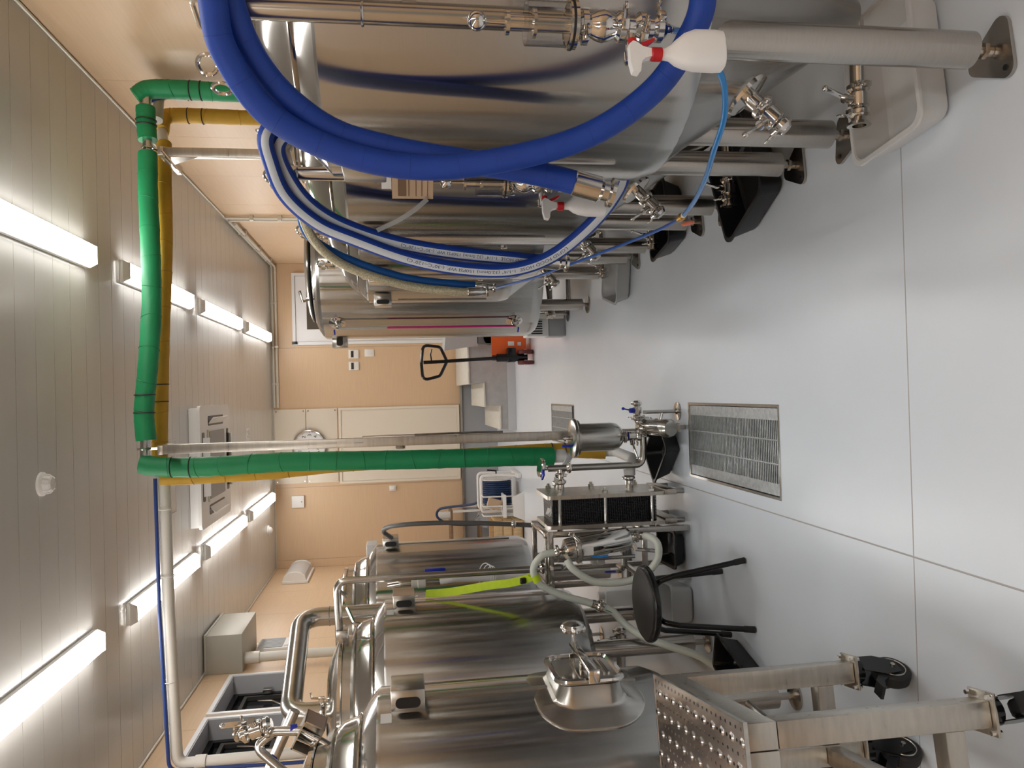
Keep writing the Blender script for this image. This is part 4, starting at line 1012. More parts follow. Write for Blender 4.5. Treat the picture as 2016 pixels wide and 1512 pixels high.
# ------------------------------------------------------------------ stool
t = thing('round_stool', 'round black stool with bent tubular legs standing in the aisle', 'stool', (-.985, 3.45, 0))
sc_ = V(-.985, 3.45, 0)
B().lathe([(.162, .418), (.171, .424), (.174, .434), (.171, .445), (.160, .450)], sc_, n=48).build('seat_rim', BLACKM, t)
B().lathe([(.160, .4505), (.156, .456), (.11, .462), (.01, .464)], sc_, n=48).build('seat_pad', SEATM, t)
fe = [(-.795, 3.344), (-.899, 3.601), (-1.176, 3.516), (-1.077, 3.262)]
for x, y in fe:
    d_ = V(x, y, 0)-sc_; d_.z = 0; n0 = d_.normalized()
    lg = B().tube(bend([sc_+n0*.03+V(0, 0, .408), sc_+n0*.125+V(0, 0, .405), sc_+n0*.155+V(0, 0, .33), V(x, y, .03)], .05), .0125, 12).build('leg', BLACKM, t)
    dd = (V(x, y, .03)-(sc_+n0*.155+V(0, 0, .33))).normalized()
    B().cyl(V(x, y, .031)-dd*.02, V(x, y, .031)+dd*.028, .0145, n=12).build('foot_cap', RUBBER, lg)

# ------------------------------------------------------------------ plate heat exchanger
t = thing('plate_heat_exchanger', 'plate heat exchanger with black plates between steel end plates', 'heat exchanger', (-.64, 4.22, 0))
for x0, nm in ((-.577, 'front_plate'), (-.735, 'rear_plate')):
    ep = B().rrect((x0, 4.22, .445), (0, 1, 0), (0, 0, 1), .36, .65, .02, (.020, 0, 0)).build(nm, STEELF, t)
    s0 = x0+.020 if nm[0] == 'f' else x0
    sg = 1 if nm[0] == 'f' else -1
    for yy in (4.07, 4.37):
        for zz in (.70, .45, .19):
            b = B(); b.lathe([(.017, 0), (.017, .016), (.013, .018), (.009, .018), (.009, .03)], (s0, yy, zz), (sg, 0, 0), 6); b.build('nut', STEELP, ep)
b = B()
for k in range(17):
    x = -.712+k*.0082
    zz = [(.16+.012*j) for j in range(48)]
    for y0, y1 in ((4.095, 4.345),):
        b.box(x-.0025, x+.0025, y0, y1, .155, .735)
        pts0 = []
for k in range(46):
    zc = .165+k*.0125
    for yy in (4.093, 4.347):
        b.prism([(-.714, yy, zc), (-.578, yy, zc+.004), (-.578, yy, zc+.008), (-.714, yy, zc+.004)], (0, .003 if yy > 4.2 else -.003, 0))
b.build('plate_pack', BLACKP, t, stuff=True)
for yy in (4.07, 4.37):
    for zz in (.70, .45, .19): B().cyl((-.735, yy, zz), (-.557, yy, zz), .0085, n=10).build('tie_rod', STEELP, t)
for x0 in (-.577, -.735):
    ft = B().box(x0-.002, x0+.028, 4.06, 4.38, .05, .118, .004).build('foot', STEELF, t)
    for yy in (4.09, 4.35): B().cyl((x0+.012, yy, 0), (x0+.012, yy, .05), .014, n=12).build('foot_stud', STEELD, ft)
for zz, nm in ((.665, 'upper_port'), (.255, 'lower_port')):
    yy = 4.20 if zz > .5 else 4.26
    b = B(); b.cyl((-.557, yy, zz), (-.485, yy, zz), .021, n=16); clamp_bm(b, (-.50, yy, zz), (1, 0, 0), .021, (0, -.3, 1)); b.build(nm, STEELP, t)
b = B(); b.cyl((-.557, 4.33, .66), (-.50, 4.33, .66), .016, n=14); b.torus((-.53, 4.33, .66), (1, 0, 0), .02, .006, 16, 6); b.build('glycol_port', STEELS, t)
b = B(); b.torus((-.64, 4.08, .745), (0, .3, 1), .025, .003, 20, 6); b.strip([(-.66, 4.07, .75), (-.65, 4.06, .77), (-.62, 4.05, .76)], [V(0, -1, .3)]*3, .02); b.build('wire_tag', PAPER, t)

# stand carrying the cartridge filter
t = thing('filter_stand', 'dark steel stand behind the cartridge filter', 'stand', (-.93, 4.22, 0))
for x in (-.755, -1.02):
    for y in (4.02, 4.40): B().box(x-.014, x+.014, y-.014, y+.014, 0, .80, .002).build('post', STEELD, t)
for z in (.77, .24):
    for y in (4.02, 4.40): B().box(-1.005, -.77, y-.012, y+.012, z, z+.026, .002).build('rail', STEELD, t)
for x in (-.755, -1.02):
    for z in (.77, .24): B().box(x-.012, x+.012, 4.035, 4.385, z, z+.026, .002).build('rail', STEELD, t)
B().box(-1.045, -.735, 3.985, 4.004, .755, .785, .002).build('shelf_bar', STEELD, t)
for x in (-1.01, -.92, -.83): B().cyl((x, 3.985, .77), (x, 3.97, .77), .011, n=6).build('bolt', STEELP, t)
b = B(); b.tube(bend([(-.98, 4.2, .35), (-.98, 4.1, .35), (-.86, 4.1, .35), (-.86, 4.1, .62)], .03), .014, 10); b.tube([(-.90, 4.05, .30), (-.90, 4.05, .72)], .010, 8); b.build('feed_pipes', STEELS, t)
b = B(); b.box(-.95, -.89, 4.10, 4.16, .45, .52, .01); b.cyl((-.92, 4.1, .485), (-.92, 4.06, .485), .018, n=12); b.build('white_cock', PVC, t)
b = B(); b.box(-.968, -.958, 4.0, 4.010, .42, .48, .003); b.build('blue_lever', BLUEP, t)

# cartridge filter
fa, fb = V(-.808, 3.85, .735), V(-.760, 3.85, .375); fd = (fb-fa).normalized()
t = thing('cartridge_filter', 'polished steel cartridge filter housing hanging upright behind the stool', 'filter', fb)
L = (fb-fa).length
B().lathe([(.052, .085), (.056, .09), (.056, L-.03), (.048, L-.012), (.02, L), (.014, L+.02)], fa, fd, 36).build('bowl', STEELP, t)
B().lathe([(.012, -.03), (.014, -.01), (.03, 0), (.055, .012), (.060, .03), (.060, .058)], fa, fd, 36).build('head', STEELP, t)
b = B(); b.lathe([(.066, .060), (.074, .063), (.074, .080), (.066, .084)], fa, fd, 36); b.build('clamp_band', STEELS, t)
b = B(); p_ = fa+fd*.072+V(.05, -.06, 0); b.cyl(p_, p_+V(.03, -.01, .03), .006, n=8); b.torus(p_+V(.035, -.012, .04), (0, 1, 0), .012, .004, 14, 6); b.build('eye_nut', STEELP, t)
b = B(); clamp_bm(b, fa-fd*.03, fd, .017, (1, -.3, 0)); b.build('top_clamp', STEELP, t)
b = B(); clamp_bm(b, fb+fd*.025, fd, .017, (1, -.5, .3)); b.cyl(fb, fb+fd*.04, .017, n=14); b.build('bottom_clamp', STEELP, t)
b = B(); b.prism(rr_pts(fa+fd*.12+V(-.01, -.0575, 0), (1, 0, 0), (0, 0, 1), .045, .05, .004, 2), (0, .002, 0)); b.build('paper_label', PAPER, t)
b = B(); b.strip([fa+fd*.14+V(-.045, -.045, 0), fa+fd*.17+V(-.05, -.055, -.01), fa+fd*.20+V(-.048, -.06, -.02)], [V(0, -1, .2)]*3, .010); b.build('blue_tag', BLUEL, t)
b = B(); b.cyl(fb+V(.0, -.0, .01), fb+V(-.06, -.0, -.02), .012, n=10); b.cyl(fb+V(-.06, 0, -.02), fb+V(-.075, .0, -.13), .010, n=10); b.build('sample_pipe', STEELP, t)
# milky hoses
hA = catmull([(-0.812, 3.85, 0.765), (-0.822, 3.85, 0.836), (-0.868, 3.85, 0.881), (-0.919, 3.85, 0.885), (-0.98, 3.85, 0.84), (-1.033, 3.85, 0.737), (-1.068, 3.85, 0.633), (-1.087, 3.85, 0.576)], 7)
t = thing('milky_hose', 'milky white hose arching from the filter top, held by the neon strap', 'hose', hA[-1])
B().tube(hA, .0185, 14).build('hose', MILK, t)
B().lathe([(.021, 0), (.021, .02)], hA[-1], hA[-2]-hA[-1], 14).build('hose_clip', STEELS, t)
hB = catmull([(-1.10, 3.84, 0.535), (-1.128, 3.84, 0.485), (-1.19, 3.82, 0.43), (-1.235, 3.74, 0.36), (-1.26, 3.66, .26), (-1.30, 3.55, .12), (-1.42, 3.5, .03), (-1.7, 3.5, .022)], 7)
t = thing('striped_milky_hose', 'milky hose with a green stripe running down past the kettle leg', 'hose', hB[-1])
B().tube(hB, .0185, 14).build('hose', MILK, t)
b = B(); b.tube([p+V(-.010, -.0155, -.005) for p in hB[:26]], .0028, 6); b.build('green_stripe', mat('green_line', (.01, .28, .12), .5), t)
b = B(); clamp_bm(b, (-1.093, 3.845, .556), (.35, 0, .94), .019, (0, -1, .3)); b.lathe([(.021, -.03), (.021, .03)], (-1.093, 3.845, .556), (.35, 0, .94), 14); b.build('coupling', STEELP, t)
hC = catmull([(-0.752, 3.84, 0.33), (-0.748, 3.79, 0.30), (-0.775, 3.76, 0.272), (-0.82, 3.75, 0.268), (-0.871, 3.75, 0.285), (-0.931, 3.76, 0.345), (-0.962, 3.77, 0.452), (-0.954, 3.78, 0.595), (-0.889, 3.79, 0.697), (-0.842, 3.805, 0.725)], 7)
t = thing('looped_milky_hose', 'milky white hose looping below the cartridge filter', 'hose', hC[4])
B().tube(hC, .0185, 14).build('hose', MILK, t); B().lathe([(.021, 0), (.021, .025)], hC[0], hC[1]-hC[0], 14).build('hose_clip', STEELS, t)
# neon strap
sp = catmull([(-1.050, 4.14, 1.42), (-1.035, 4.08, 1.29), (-.995, 4.0, 1.105), (-.975, 3.95, .99), (-.945, 3.90, .905), (-.925, 3.865, .895)], 6)
t = thing('neon_strap', 'neon yellow strap stretched from the middle kettle to the milky hose', 'strap', sp[-1])
B().strip(sp, [V(-.1+1.0*(1-k/len(sp))**3, -1, .25) for k in range(len(sp))], .042, .0025).build('webbing', NEON, t)
b = B(); tv = (hA[24]-hA[22]).normalized(); b.lathe([(.0205, -.018), (.0215, -.018), (.0215, .018), (.0205, .018)], hA[23], tv, 20); b.build('loop', NEON, t)
b = B(); b.obox((-.958, 3.905, .935), (.03, .016, .03), Matrix.Rotation(.4, 3, 'X'), .004); b.build('buckle', BLACKP, t)

# ------------------------------------------------------------------ hop filter, pump and pipework in the aisle
t = thing('hop_filter', 'small steel hop filter pot with clamped lid in front of the post', 'filter', (-.262, 4.2, .19))
o = (-.262, 4.2, 0)
B().lathe([(.02, .30), (.05, .315), (.072, .34), (.078, .37), (.078, .555), (.098, .56), (.098, .572)], o, n=40, cap=(True, True)).build('pot', STEELS, t)
B().lathe([(.104, .573), (.108, .578), (.108, .592), (.100, .597), (.03, .606), (.01, .607)], o, n=40).build('lid', STEELS, t)
b = B(); b.cyl((-.262, 4.2, .606), (-.262, 4.2, .645), .010, n=10); b.cyl((-.262, 4.2, .63), (-.262, 4.2, .64), .018, n=10); b.build('vent', STEELP, t)
b = B(); b.box(-.31, -.295, 4.16, 4.175, .60, .66, .004); b.build('blue_lever', BLUEP, t)
b = B(); b.cyl((-.262, 4.2, .20), (-.262, 4.2, .30), .019, n=14); clamp_bm(b, (-.262, 4.2, .295), (0, 0, 1), .019, (-.4, -1, 0)); clamp_bm(b, (-.262, 4.2, .215), (0, 0, 1), .019, (.6, -1, 0)); b.build('outlet_stub', STEELP, t)
valve(t, (-.262, 4.2, .255), (0, 0, 1), .018, (-.8, -.5, -.1), .10, name='outlet_valve')
b = B(); b.torus((-.262, 4.2, .278), (0, 0, 1), .022, .004, 18, 6); b.build('blue_tape', BLUEP, t)
t = thing('transfer_pump', 'small polished steel pump with motor on a disc foot', 'pump', (-.20, 4.1, 0))
b = B(); b.lathe([(.02, -.02), (.05, -.01), (.055, 0), (.055, .035), (.04, .05)], (-.215, 4.24, .165), (0, -1, -.12), 28); clamp_bm(b, (-.215, 4.205, .160), (0, -1, -.12), .036, (1, 0, .4)); b.build('pump_head', STEELP, t)
b = B(); b.lathe([(.036, .0), (.042, .01), (.046, .06), (.046, .17), (.050, .172), (.050, .215), (.040, .235), (.01, .24)], (-.215, 4.19, .158), (0, -1, -.22), 28); b.build('motor', STEELS, t)
for a in (0.4, 1.4, 2.4, 3.6, 4.6, 5.6):
    q = V(-.215+.047*math.cos(a), 4.10, .138+.047*math.sin(a)); B().cyl(q, q+V(0, -.09, -.02), .004, n=6).build('tie_bolt', STEELP, t)
b = B(); b.cyl((-.13, 4.14, .012), (-.13, 4.14, .20), .010, n=12); b.cyl((-.13, 4.14, .09), (-.20, 4.14, .11), .008, n=8); b.build('foot_post', STEELS, t)
B().lathe([(.052, 0), (.052, .006), (.018, .010), (.014, .018)], (-.13, 4.14, .0), n=28).build('foot_disc', STEELD, t)
b = B(); b.tube(bend([(-.205, 4.20, .19), (-.185, 4.2, .215), (-.10, 4.2, .215)], .02), .017, 12); clamp_bm(b, (-.165, 4.2, .215), (1, 0, 0), .017, (0, -.3, 1)); b.build('inlet', STEELP, t)
vv = valve(t, (-.12, 4.2, .215), (1, 0, 0), .017, (.2, -.3, .9), .06, BLUEP, name='inlet_valve')
b = B(); b.obox((-.215, 4.04, .045), (.05, .06, .02), None, .004); b.cyl((-.215, 4.04, 0), (-.215, 4.04, .09), .012, n=10); b.build('rear_foot', STEELD, t)
t = thing('wort_pipe', 'bent steel pipe rising from the pump to a thermometer dial', 'pipe', (-.425, 4.2, .17))
b = B(); b.tube(bend([(-.27, 4.2, .185), (-.33, 4.2, .185), (-.425, 4.2, .195), (-.425, 4.2, .735)], .05), .0185, 16); b.build('pipe', STEELS, t)
b = B(); clamp_bm(b, (-.425, 4.2, .615), (0, 0, 1), .0185, (0, -1, 0)); b.build('pipe_clamp', STEELP, t)
b = B(); b.cyl((-.425, 4.2, .668), (-.482, 4.2, .665), .0175, n=14); clamp_bm(b, (-.465, 4.2, .667), (1, 0, 0), .0175, (0, -.2, -1)); b.build('branch', STEELP, t)
b = B(); b.lathe([(.010, 0), (.012, .02), (.048, .028), (.052, .034), (.052, .044), (.046, .048)], (-.425, 4.2, .735), (.18, -.1, 1), 28); b.build('thermometer_dial', STEELP, t)
b = B(); b.obox((-.455, 4.16, .77), (.035, .07, .012), Matrix.Rotation(.5, 3, 'Z'), .005); b.build('blue_lever', BLUEP, t)

# ------------------------------------------------------------------ overhead wrapped pipes and their posts
def post(label, x, y, zt, arms):
    t = thing('support_post', label, 'post', (x, y, 0), 'steel pipe posts')
    B().box(x-.025, x+.025, y-.025, y+.025, .008, zt, .002).build('column', STEELF, t)
    B().box(x-.06, x+.06, y-.06, y+.06, 0, .008).build('base_plate', STEELF, t)
    arms(t); return t
def arms1(t):
    b = B(); b.obox((-.262, 4.50, 2.805), (.05, .20, .03), None, .002); b.build('arm', STEELF, t)
    b = B(); b.torus((-.262, 4.60, 2.945), (1, 0, 0), .034, .006, 24, 8); b.build('pipe_clip', STEELP, t)
    b = B(); b.cyl((-.262, 4.60, 2.82), (-.262, 4.60, 2.915), .008, n=8); b.build('clip_stem', STEELP, t)
    B().lathe([(.027, 0), (.027, .05)], (-.258, 4.42, 1.735), n=4).build('clear_tape', BAG, t)
    b = B(); b.tube([(-.225, 4.40, 1.45), (-.222, 4.40, 1.1), (-.225, 4.40, .95)], .006, 8); b.tube([(-.225, 4.40, 1.74), (-.222, 4.395, 1.6), (-.225, 4.40, 1.45)], .003, 6); b.build('hanging_thermometer', STEELS, t)
post('thin square steel post standing in the aisle behind the hop filter', -.258, 4.42, 2.79, arms1)
def arms2(t):
    B().obox((1.40, 4.76, 2.815), (.05, .40, .03), None, .002).build('arm', STEELF, t)
    B().prism([(1.374, 4.575, 2.62), (1.374, 4.575, 2.80), (1.374, 4.74, 2.80)], (-.004, 0, 0)).build('gusset', STEELP, t)
    B().obox((1.34, 4.56, 2.76), (.012, .012, .15), Matrix.Rotation(.9, 3, 'Y'), .002).build('bracket', STEELP, t)
    B().torus((1.49, 4.815, 2.955), (1, 0, 0), .034, .006, 24, 8).build('pipe_clip', STEELP, t)
    B().tube([(1.40, 4.815, 2.83), (1.47, 4.815, 2.86), (1.49, 4.815, 2.92)], .008, 8).build('clip_stem', STEELP, t)
post('square steel post behind the fermenters holding the wrapped pipes', 1.40, 4.60, 2.80, arms2)
GR, YR = .056, .044
def wrapped(name, label, pts, r, material, ties, core=None, wob=.004, gaps=()):
    c = []
    for k, p in enumerate(catmull(pts, 8)):
        c.append(p+V(random.uniform(-wob, wob), random.uniform(-wob, wob), random.uniform(-wob, wob))*.5)
    t = thing(name, label, 'pipe', Vector(pts[-1]))
    return t, c
def pipe_seg(t, pts, r, material, nm='insulation', k=10, wob=.0022):
    c = catmull(pts, k); n_ = len(c)
    rr = [r*(1+random.uniform(-.025, .025)) for _ in range(n_)]
    # overlapping spiral wrap: small steps in the radius
    b = B(); b.tube(c, lambda f: rr[min(n_-1, int(f*(n_-1)+.5))], 20)
    return b.build(nm, material, t)
def tie(t, p, d, r): B().torus(p, d, r*1.01, .0035, 28, 6).build('cable_tie', TIE, t)
def wraps(t, pts, r, step, material):
    c = catmull(pts, 10); L = 0
    for k in range(1, len(c)-1):
        L += (c[k]-c[k-1]).length
        if L > step:
            L = 0; d = (c[k+1]-c[k-1]).normalized()+Vector((random.uniform(-.3, .3), random.uniform(-.3, .3), random.uniform(-.3, .3)))
            B().torus(c[k], d, r*1.0, .0028, 26, 5).build('wrap_edge', material, t)
GRE = mat('green_wrap_edge', (.012, .21, .08), .55); YEE = mat('yellow_wrap_edge', (.52, .29, .03), .6)
t = thing('green_pipe', 'green tape-wrapped pipe running overhead and down both sides', 'pipe', (-.40, 4.6, .6))
s1 = [(-.345, 4.6, 2.965), (-.365, 4.6, 2.86), (-.375, 4.6, 2.60), (-.365, 4.6, 2.2), (-.375, 4.6, 1.7), (-.382, 4.6, 1.3), (-.385, 4.6, .95), (-.392, 4.6, .62)]
pipe_seg(t, s1, GR, GREEN); wraps(t, s1, GR, .13, GRE)
tie(t, (-.370, 4.6, 2.80), (0, 0, 1), GR); tie(t, (-.374, 4.6, 2.70), (0, 0, 1), GR)
s2 = [(-.215, 4.605, 2.935), (-.05, 4.61, 2.945), (.2, 4.63, 2.925), (.55, 4.67, 2.91), (.9, 4.72, 2.925), (1.2, 4.77, 2.945), (1.46, 4.81, 2.955)]
pipe_seg(t, s2, GR*.96, GREEN); wraps(t, s2, GR*.96, .16, GRE)
tie(t, (-.06, 4.61, 2.944), (1, 0, 0), GR*.97); tie(t, (.04, 4.615, 2.94), (1, 0, 0), GR*.97)
s3 = [(1.54, 4.82, 2.955), (1.64, 4.83, 2.965), (1.74, 4.84, 2.97)]
pipe_seg(t, s3, GR*.96, GREEN); tie(t, (1.66, 4.832, 2.966), (1, 0, 0), GR); tie(t, (1.63, 4.829, 2.964), (1, 0, 0), GR)
s4 = [(1.80, 4.84, 3.02), (1.85, 4.85, 2.95), (1.86, 4.86, 2.80), (1.86, 4.88, 2.5), (1.86, 4.88, 2.0), (1.86, 4.88, 1.2), (1.86, 4.88, .6)]
pipe_seg(t, s4, GR, GREEN); wraps(t, s4, GR, .2, GRE)
tie(t, (1.86, 4.866, 2.72), (0, 0, 1), GR); tie(t, (1.86, 4.87, 2.66), (0, 0, 1), GR)
b = B(); b.tube(bend([(-.345, 4.6, 2.86), (-.345, 4.6, 2.945), (-.05, 4.61, 2.94)], .03), .024, 12); b.cyl((1.44, 4.81, 2.955), (1.56, 4.82, 2.957), .026, n=14); b.tube([(1.73, 4.84, 2.97), (1.82, 4.845, 2.97)], .033, 12); b.build('bare_core', STEELS, t)
b = B(); b.lathe([(.036, 0), (.040, .01), (.040, .07), (.034, .08)], (-.392, 4.6, .545), n=18); b.tube(bend([(-.392, 4.6, .55), (-.392, 4.6, .515), (-.46, 4.36, .62), (-.50, 4.33, .66)], .03), .018, 10); b.build('white_fitting', WHITEP, t)
t = thing('yellow_pipe', 'yellow tape-wrapped pipe running overhead behind the green pipe', 'pipe', (-.42, 4.75, .2))
s1 = [(-.43, 4.74, 2.90), (-.43, 4.75, 2.7), (-.425, 4.75, 2.3), (-.40, 4.75, 1.9), (-.385, 4.75, 1.4), (-.385, 4.75, .9), (-.39, 4.75, .5), (-.42, 4.72, .16)]
s1 = [(-.44, 4.74, 2.90), (-.44, 4.75, 2.7), (-.43, 4.75, 2.3), (-.405, 4.75, 1.9), (-.39, 4.75, 1.4), (-.375, 4.75, .9), (-.37, 4.74, .55), (-.385, 4.70, .27)]
pipe_seg(t, s1, YR*1.05, YELLOW); wraps(t, s1, YR*1.05, .17, YEE); tie(t, (-.370, 4.744, .60), (0, 0, 1), YR*1.06); tie(t, (-.370, 4.74, .52), (0, 0, 1), YR*1.06)
s2 = [(-.40, 4.745, 2.905), (-.1, 4.75, 2.905), (.4, 4.78, 2.895), (.9, 4.84, 2.885), (1.3, 4.90, 2.90), (1.44, 4.98, 2.90)]
s2 = [(-.40, 4.745, 2.905), (-.1, 4.765, 2.905), (.4, 4.80, 2.895), (.9, 4.86, 2.885), (1.3, 4.93, 2.90), (1.6, 5.08, 2.935)]
pipe_seg(t, s2, YR, YELLOW); wraps(t, s2, YR, .16, YEE); tie(t, (.0, 4.77, 2.904), (1, 0, 0), YR); tie(t, (.10, 4.778, 2.902), (1, 0, 0), YR)
s3 = [(1.72, 5.20, 2.985), (1.84, 5.30, 2.99), (1.87, 5.33, 2.9), (1.87, 5.34, 2.6), (1.87, 5.34, 2.2), (1.87, 5.34, 1.4), (1.87, 5.34, .6)]
pipe_seg(t, s3, YR*1.1, YELLOW); wraps(t, s3, YR*1.1, .2, YEE); tie(t, (1.87, 5.335, 2.85), (0, 0, 1), YR*1.12); tie(t, (1.87, 5.338, 2.76), (0, 0, 1), YR*1.12)
b = B(); b.tube([(1.58, 5.07, 2.935), (1.74, 5.22, 2.985)], .03, 12); b.build('white_core', PVC, t)
b = B(); b.tube(bend([(-.385, 4.70, .28), (-.385, 4.66, .21), (-.40, 4.30, .21), (-.45, 4.265, .25), (-.49, 4.26, .255)], .07), .030, 14); b.build('white_elbow', WHITEP, t)
b = B(); b.lathe([(.034, 0), (.034, .03)], (-.455, 4.262, .253), (-1, 0, 0), 16); b.build('elbow_socket', WHITEP, t)
t = thing('grey_wall_pipe', 'bare grey pipe on the right wall between the green and yellow pipes', 'pipe', (1.93, 5.12, 0))
B().tube(bend([(1.72, 5.0, 2.95), (1.93, 5.12, 2.97), (1.93, 5.14, 2.5), (1.93, 5.14, .4)], .06), .032, 14).build('pipe', PVCG, t)
B().lathe([(.038, 0), (.038, .07)], (1.93, 5.13, 2.80), n=16).build('socket', PVCG, t)
for zz in (1.2, 2.3): B().box(1.94, 2.018, 5.11, 5.17, zz, zz+.03).build('bracket', STEELD, t)
B().tube(catmull([(1.72, 4.9, 3.0), (1.80, 5.0, 3.02), (1.88, 5.05, 2.93), (1.90, 5.06, 2.6)], 6), .009, 8).build('blue_cable', BLUEC, t)
# white pipe with a blue cable from the yellow pipe to the left wall
t = thing('white_overhead_pipe', 'white overhead pipe crossing to the left wall with a blue cable', 'pipe', (-2.08, 4.72, 1.0))
B().tube(bend([(-.44, 4.75, 2.885), (-.44-.02, 4.75, 2.885), (-1.2, 4.71, 2.865), (-2.08, 4.72, 2.84), (-2.08, 4.73, .4)], .07), .033, 16).build('pipe', PVC, t)
B().tube(bend([(-.44, 4.715, 2.925), (-1.2, 4.675, 2.905), (-2.10, 4.685, 2.875), (-2.13, 4.70, 2.0), (-2.13, 4.70, .6)], .06), .0105, 10).build('blue_cable', BLUEC, t)
for x in (-.62, -1.0, -1.6): B().torus((x, 4.735 if x > -.9 else 4.712, 2.882 if x > -.9 else 2.868), (1, 0, 0), .040, .003, 24, 6).build('cable_tie', WHITEP, t)
B().lathe([(.04, 0), (.04, .06)], (-2.08, 4.72, 2.68), n=18).build('socket', PVC, t)

# ------------------------------------------------------------------ trays and tubs on the left
tray('drip_tray', 'black tray lying below the pipe between pump and heat exchanger', -.355, 4.25, .22, .30, .10, BLACKP, .75, .80)
tray('drip_tray', 'flat dark tray on the floor left of the heat exchanger', -.888, 4.20, .19, .28, .07, BLACKM, .03)
tray('drip_tray', 'translucent white tub on the floor behind the stool', -1.17, 4.10, .22, .28, .13, CLEARP, .05, cat='tub')
tray('drip_tray', 'narrow dark tray on the floor under the nearest kettle', -1.27, 3.33, .16, .30, .10, BLACKM, -.25)

# ------------------------------------------------------------------ pallet truck at the far end
t = thing('pallet_truck', 'orange pallet truck with a black loop handle by the steps', 'pallet truck', (.50, 8.6, 0))
b = B(); b.box(.40, .96, 8.78, 8.90, .06, .40, .02); b.build('lift_body', ORANGE, t)
for x in (.42, .80): B().prism([(x, 8.90, .07), (x+.15, 8.90, .07), (x+.15, 10.0 if False else 9.95, .05), (x, 9.95, .05)], (0, 0, .06)).build('fork', ORANGE, t)
b = B(); b.rrect((.68, 8.775, .26), (1, 0, 0), (0, 0, 1), .54, .40, .04, (0, -.012, 0)); b.build('front_shield', ORANGE, t)
B().box(.53, .58, 8.758, 8.762, .20, .27).build('white_decal', PAPER, t); B().box(.53, .57, 8.758, 8.762, .12, .16).build('white_decal', PAPER, t)
b = B(); b.cyl((.39, 8.66, .07), (.39, 8.66, .42), .045, n=18); b.cyl((.39, 8.66, .34), (.39, 8.66, .47), .03, n=14); b.box(.34, .50, 8.62, 8.76, .20, .30, .01); b.build('hydraulic_pump', BLACKM, t)
for x in (.33, .45):
    b = B(); b.lathe([(.03, -.02), (.085, -.022), (.09, -.012), (.09, .012), (.085, .022), (.03, .02)], (x, 8.64, .092), (1, 0, 0), 28); wh = b.build('steer_wheel', WHEELR, t)
    B().cyl((x-.03, 8.64, .092), (x+.03, 8.64, .092), .02, n=12).build('hub', WHITEP, wh)
b = B(); b.tube([(.385, 8.63, .43), (.370, 8.61, .80), (.36, 8.60, 1.0), (.352, 8.59, 1.24)], .020, 12); b.build('tow_bar', BLACKM, t)
lp = bend([(.36, 8.60, .98), (.52, 8.60, 1.05), (.545, 8.595, 1.24), (.35, 8.59, 1.262), (.155, 8.595, 1.25), (.20, 8.60, 1.06), (.36, 8.60, .98)], .06)
b = B(); b.tube(lp, .017, 12); b.build('loop_handle', BLACKM, t)
b = B(); b.tube([(.37, 8.59, 1.15), (.44, 8.585, 1.16), (.50, 8.58, 1.145)], .008, 8); b.build('release_lever', BLACKM, t)
# grey slanted squeegee machine behind it
t = thing('floor_scraper', 'grey slanted board with a rounded foot leaning on the landing', 'scraper', (.66, 9.82, 0))
b = B(); b.prism([(.60, 9.80, .50), (.545, 9.80, .93), (.80, 9.80, .90), (.80, 9.80, .50)], (0, .05, .03)); b.build('board', GREYP, t)
b = B(); b.cyl((.70, 9.80, .34), (.70, 9.90, .34), .09, n=24); b.box(.62, .78, 9.80, 9.86, .0, .52, .01); b.build('foot', mat('dark_grey_plastic', (.12, .12, .125), .5), t)

# ------------------------------------------------------------------ hose reel and crates in the far left corner
t = thing('hose_reel', 'white frame hose reel wound with dark blue hose', 'hose reel', (-1.30, 9.95, 0))
b = B(); b.tube(bend([(-1.06, 9.90, .06), (-1.06, 9.90, .50), (-1.52, 9.90, .50), (-1.52, 9.90, .06)], .05), .02, 10); b.build('front_frame', WHITEP, t)
b = B(); b.tube(bend([(-1.06, 10.25, .06), (-1.06, 10.25, .50), (-1.52, 10.25, .50), (-1.52, 10.25, .06)], .05), .02, 10); b.build('rear_frame', WHITEP, t)
for x in (-1.06, -1.52):
    b = B(); b.box(x-.03, x+.03, 9.72, 10.30, 0, .06, .01); b.build('skid', WHITEP, t)
    b = B(); b.tube([(x, 9.90, .30), (x, 9.76, .06)], .012, 8); b.build('strut', WHITEP, t)
b = B(); b.lathe([(.20, 0), (.20, .012)], (-1.12, 10.08, .28), (-1, 0, 0), 32); b.lathe([(.20, 0), (.20, .012)], (-1.46, 10.08, .28), (-1, 0, 0), 32); b.build('drum_flanges', WHITEP, t)
b = B(); hx = []
for ly, rr in ((0, .13), (1, .16), (2, .185)):
    n_ = 11
    for k in range(n_*14):
        f = k/(n_*14); xx = -1.14-.30*f if ly % 2 == 0 else -1.44+.30*f
        a = 2*PI*k/14; hx.append((xx, 10.08+rr*math.cos(a), .28+rr*math.sin(a)))
b.tube(hx, .0145, 8); b.build('wound_hose', NAVY, t)
B().tube([(-1.10, 10.08, .28), (-1.02, 10.08, .28), (-1.0, 10.02, .40)], .012, 8).build('crank', BLACKP, t)
t = thing('reel_hose_tail', 'dark blue hose arching from the reel to the wooden shelf', 'hose', (-1.4, 10.6, .5))
B().tube(catmull([(-1.40, 10.25, .44), (-1.50, 10.50, .55), (-1.58, 10.9, .80), (-1.64, 11.1, .98), (-1.76, 11.15, 1.0), (-1.86, 11.15, .82), (-1.88, 11.12, .5), (-1.88, 11.1, .2)], 7), .018, 10).build('hose', NAVY, t)
t = thing('wire_basket', 'white wire stand holding cartons beside the hose reel', 'basket', (-1.45, 9.75, 0))
for x in (-1.30, -1.42, -1.54): B().tube(bend([(x, 9.62, .0), (x, 9.66, .5), (x, 9.85, .5)], .03), .008, 8).build('wire', WHITEP, t)
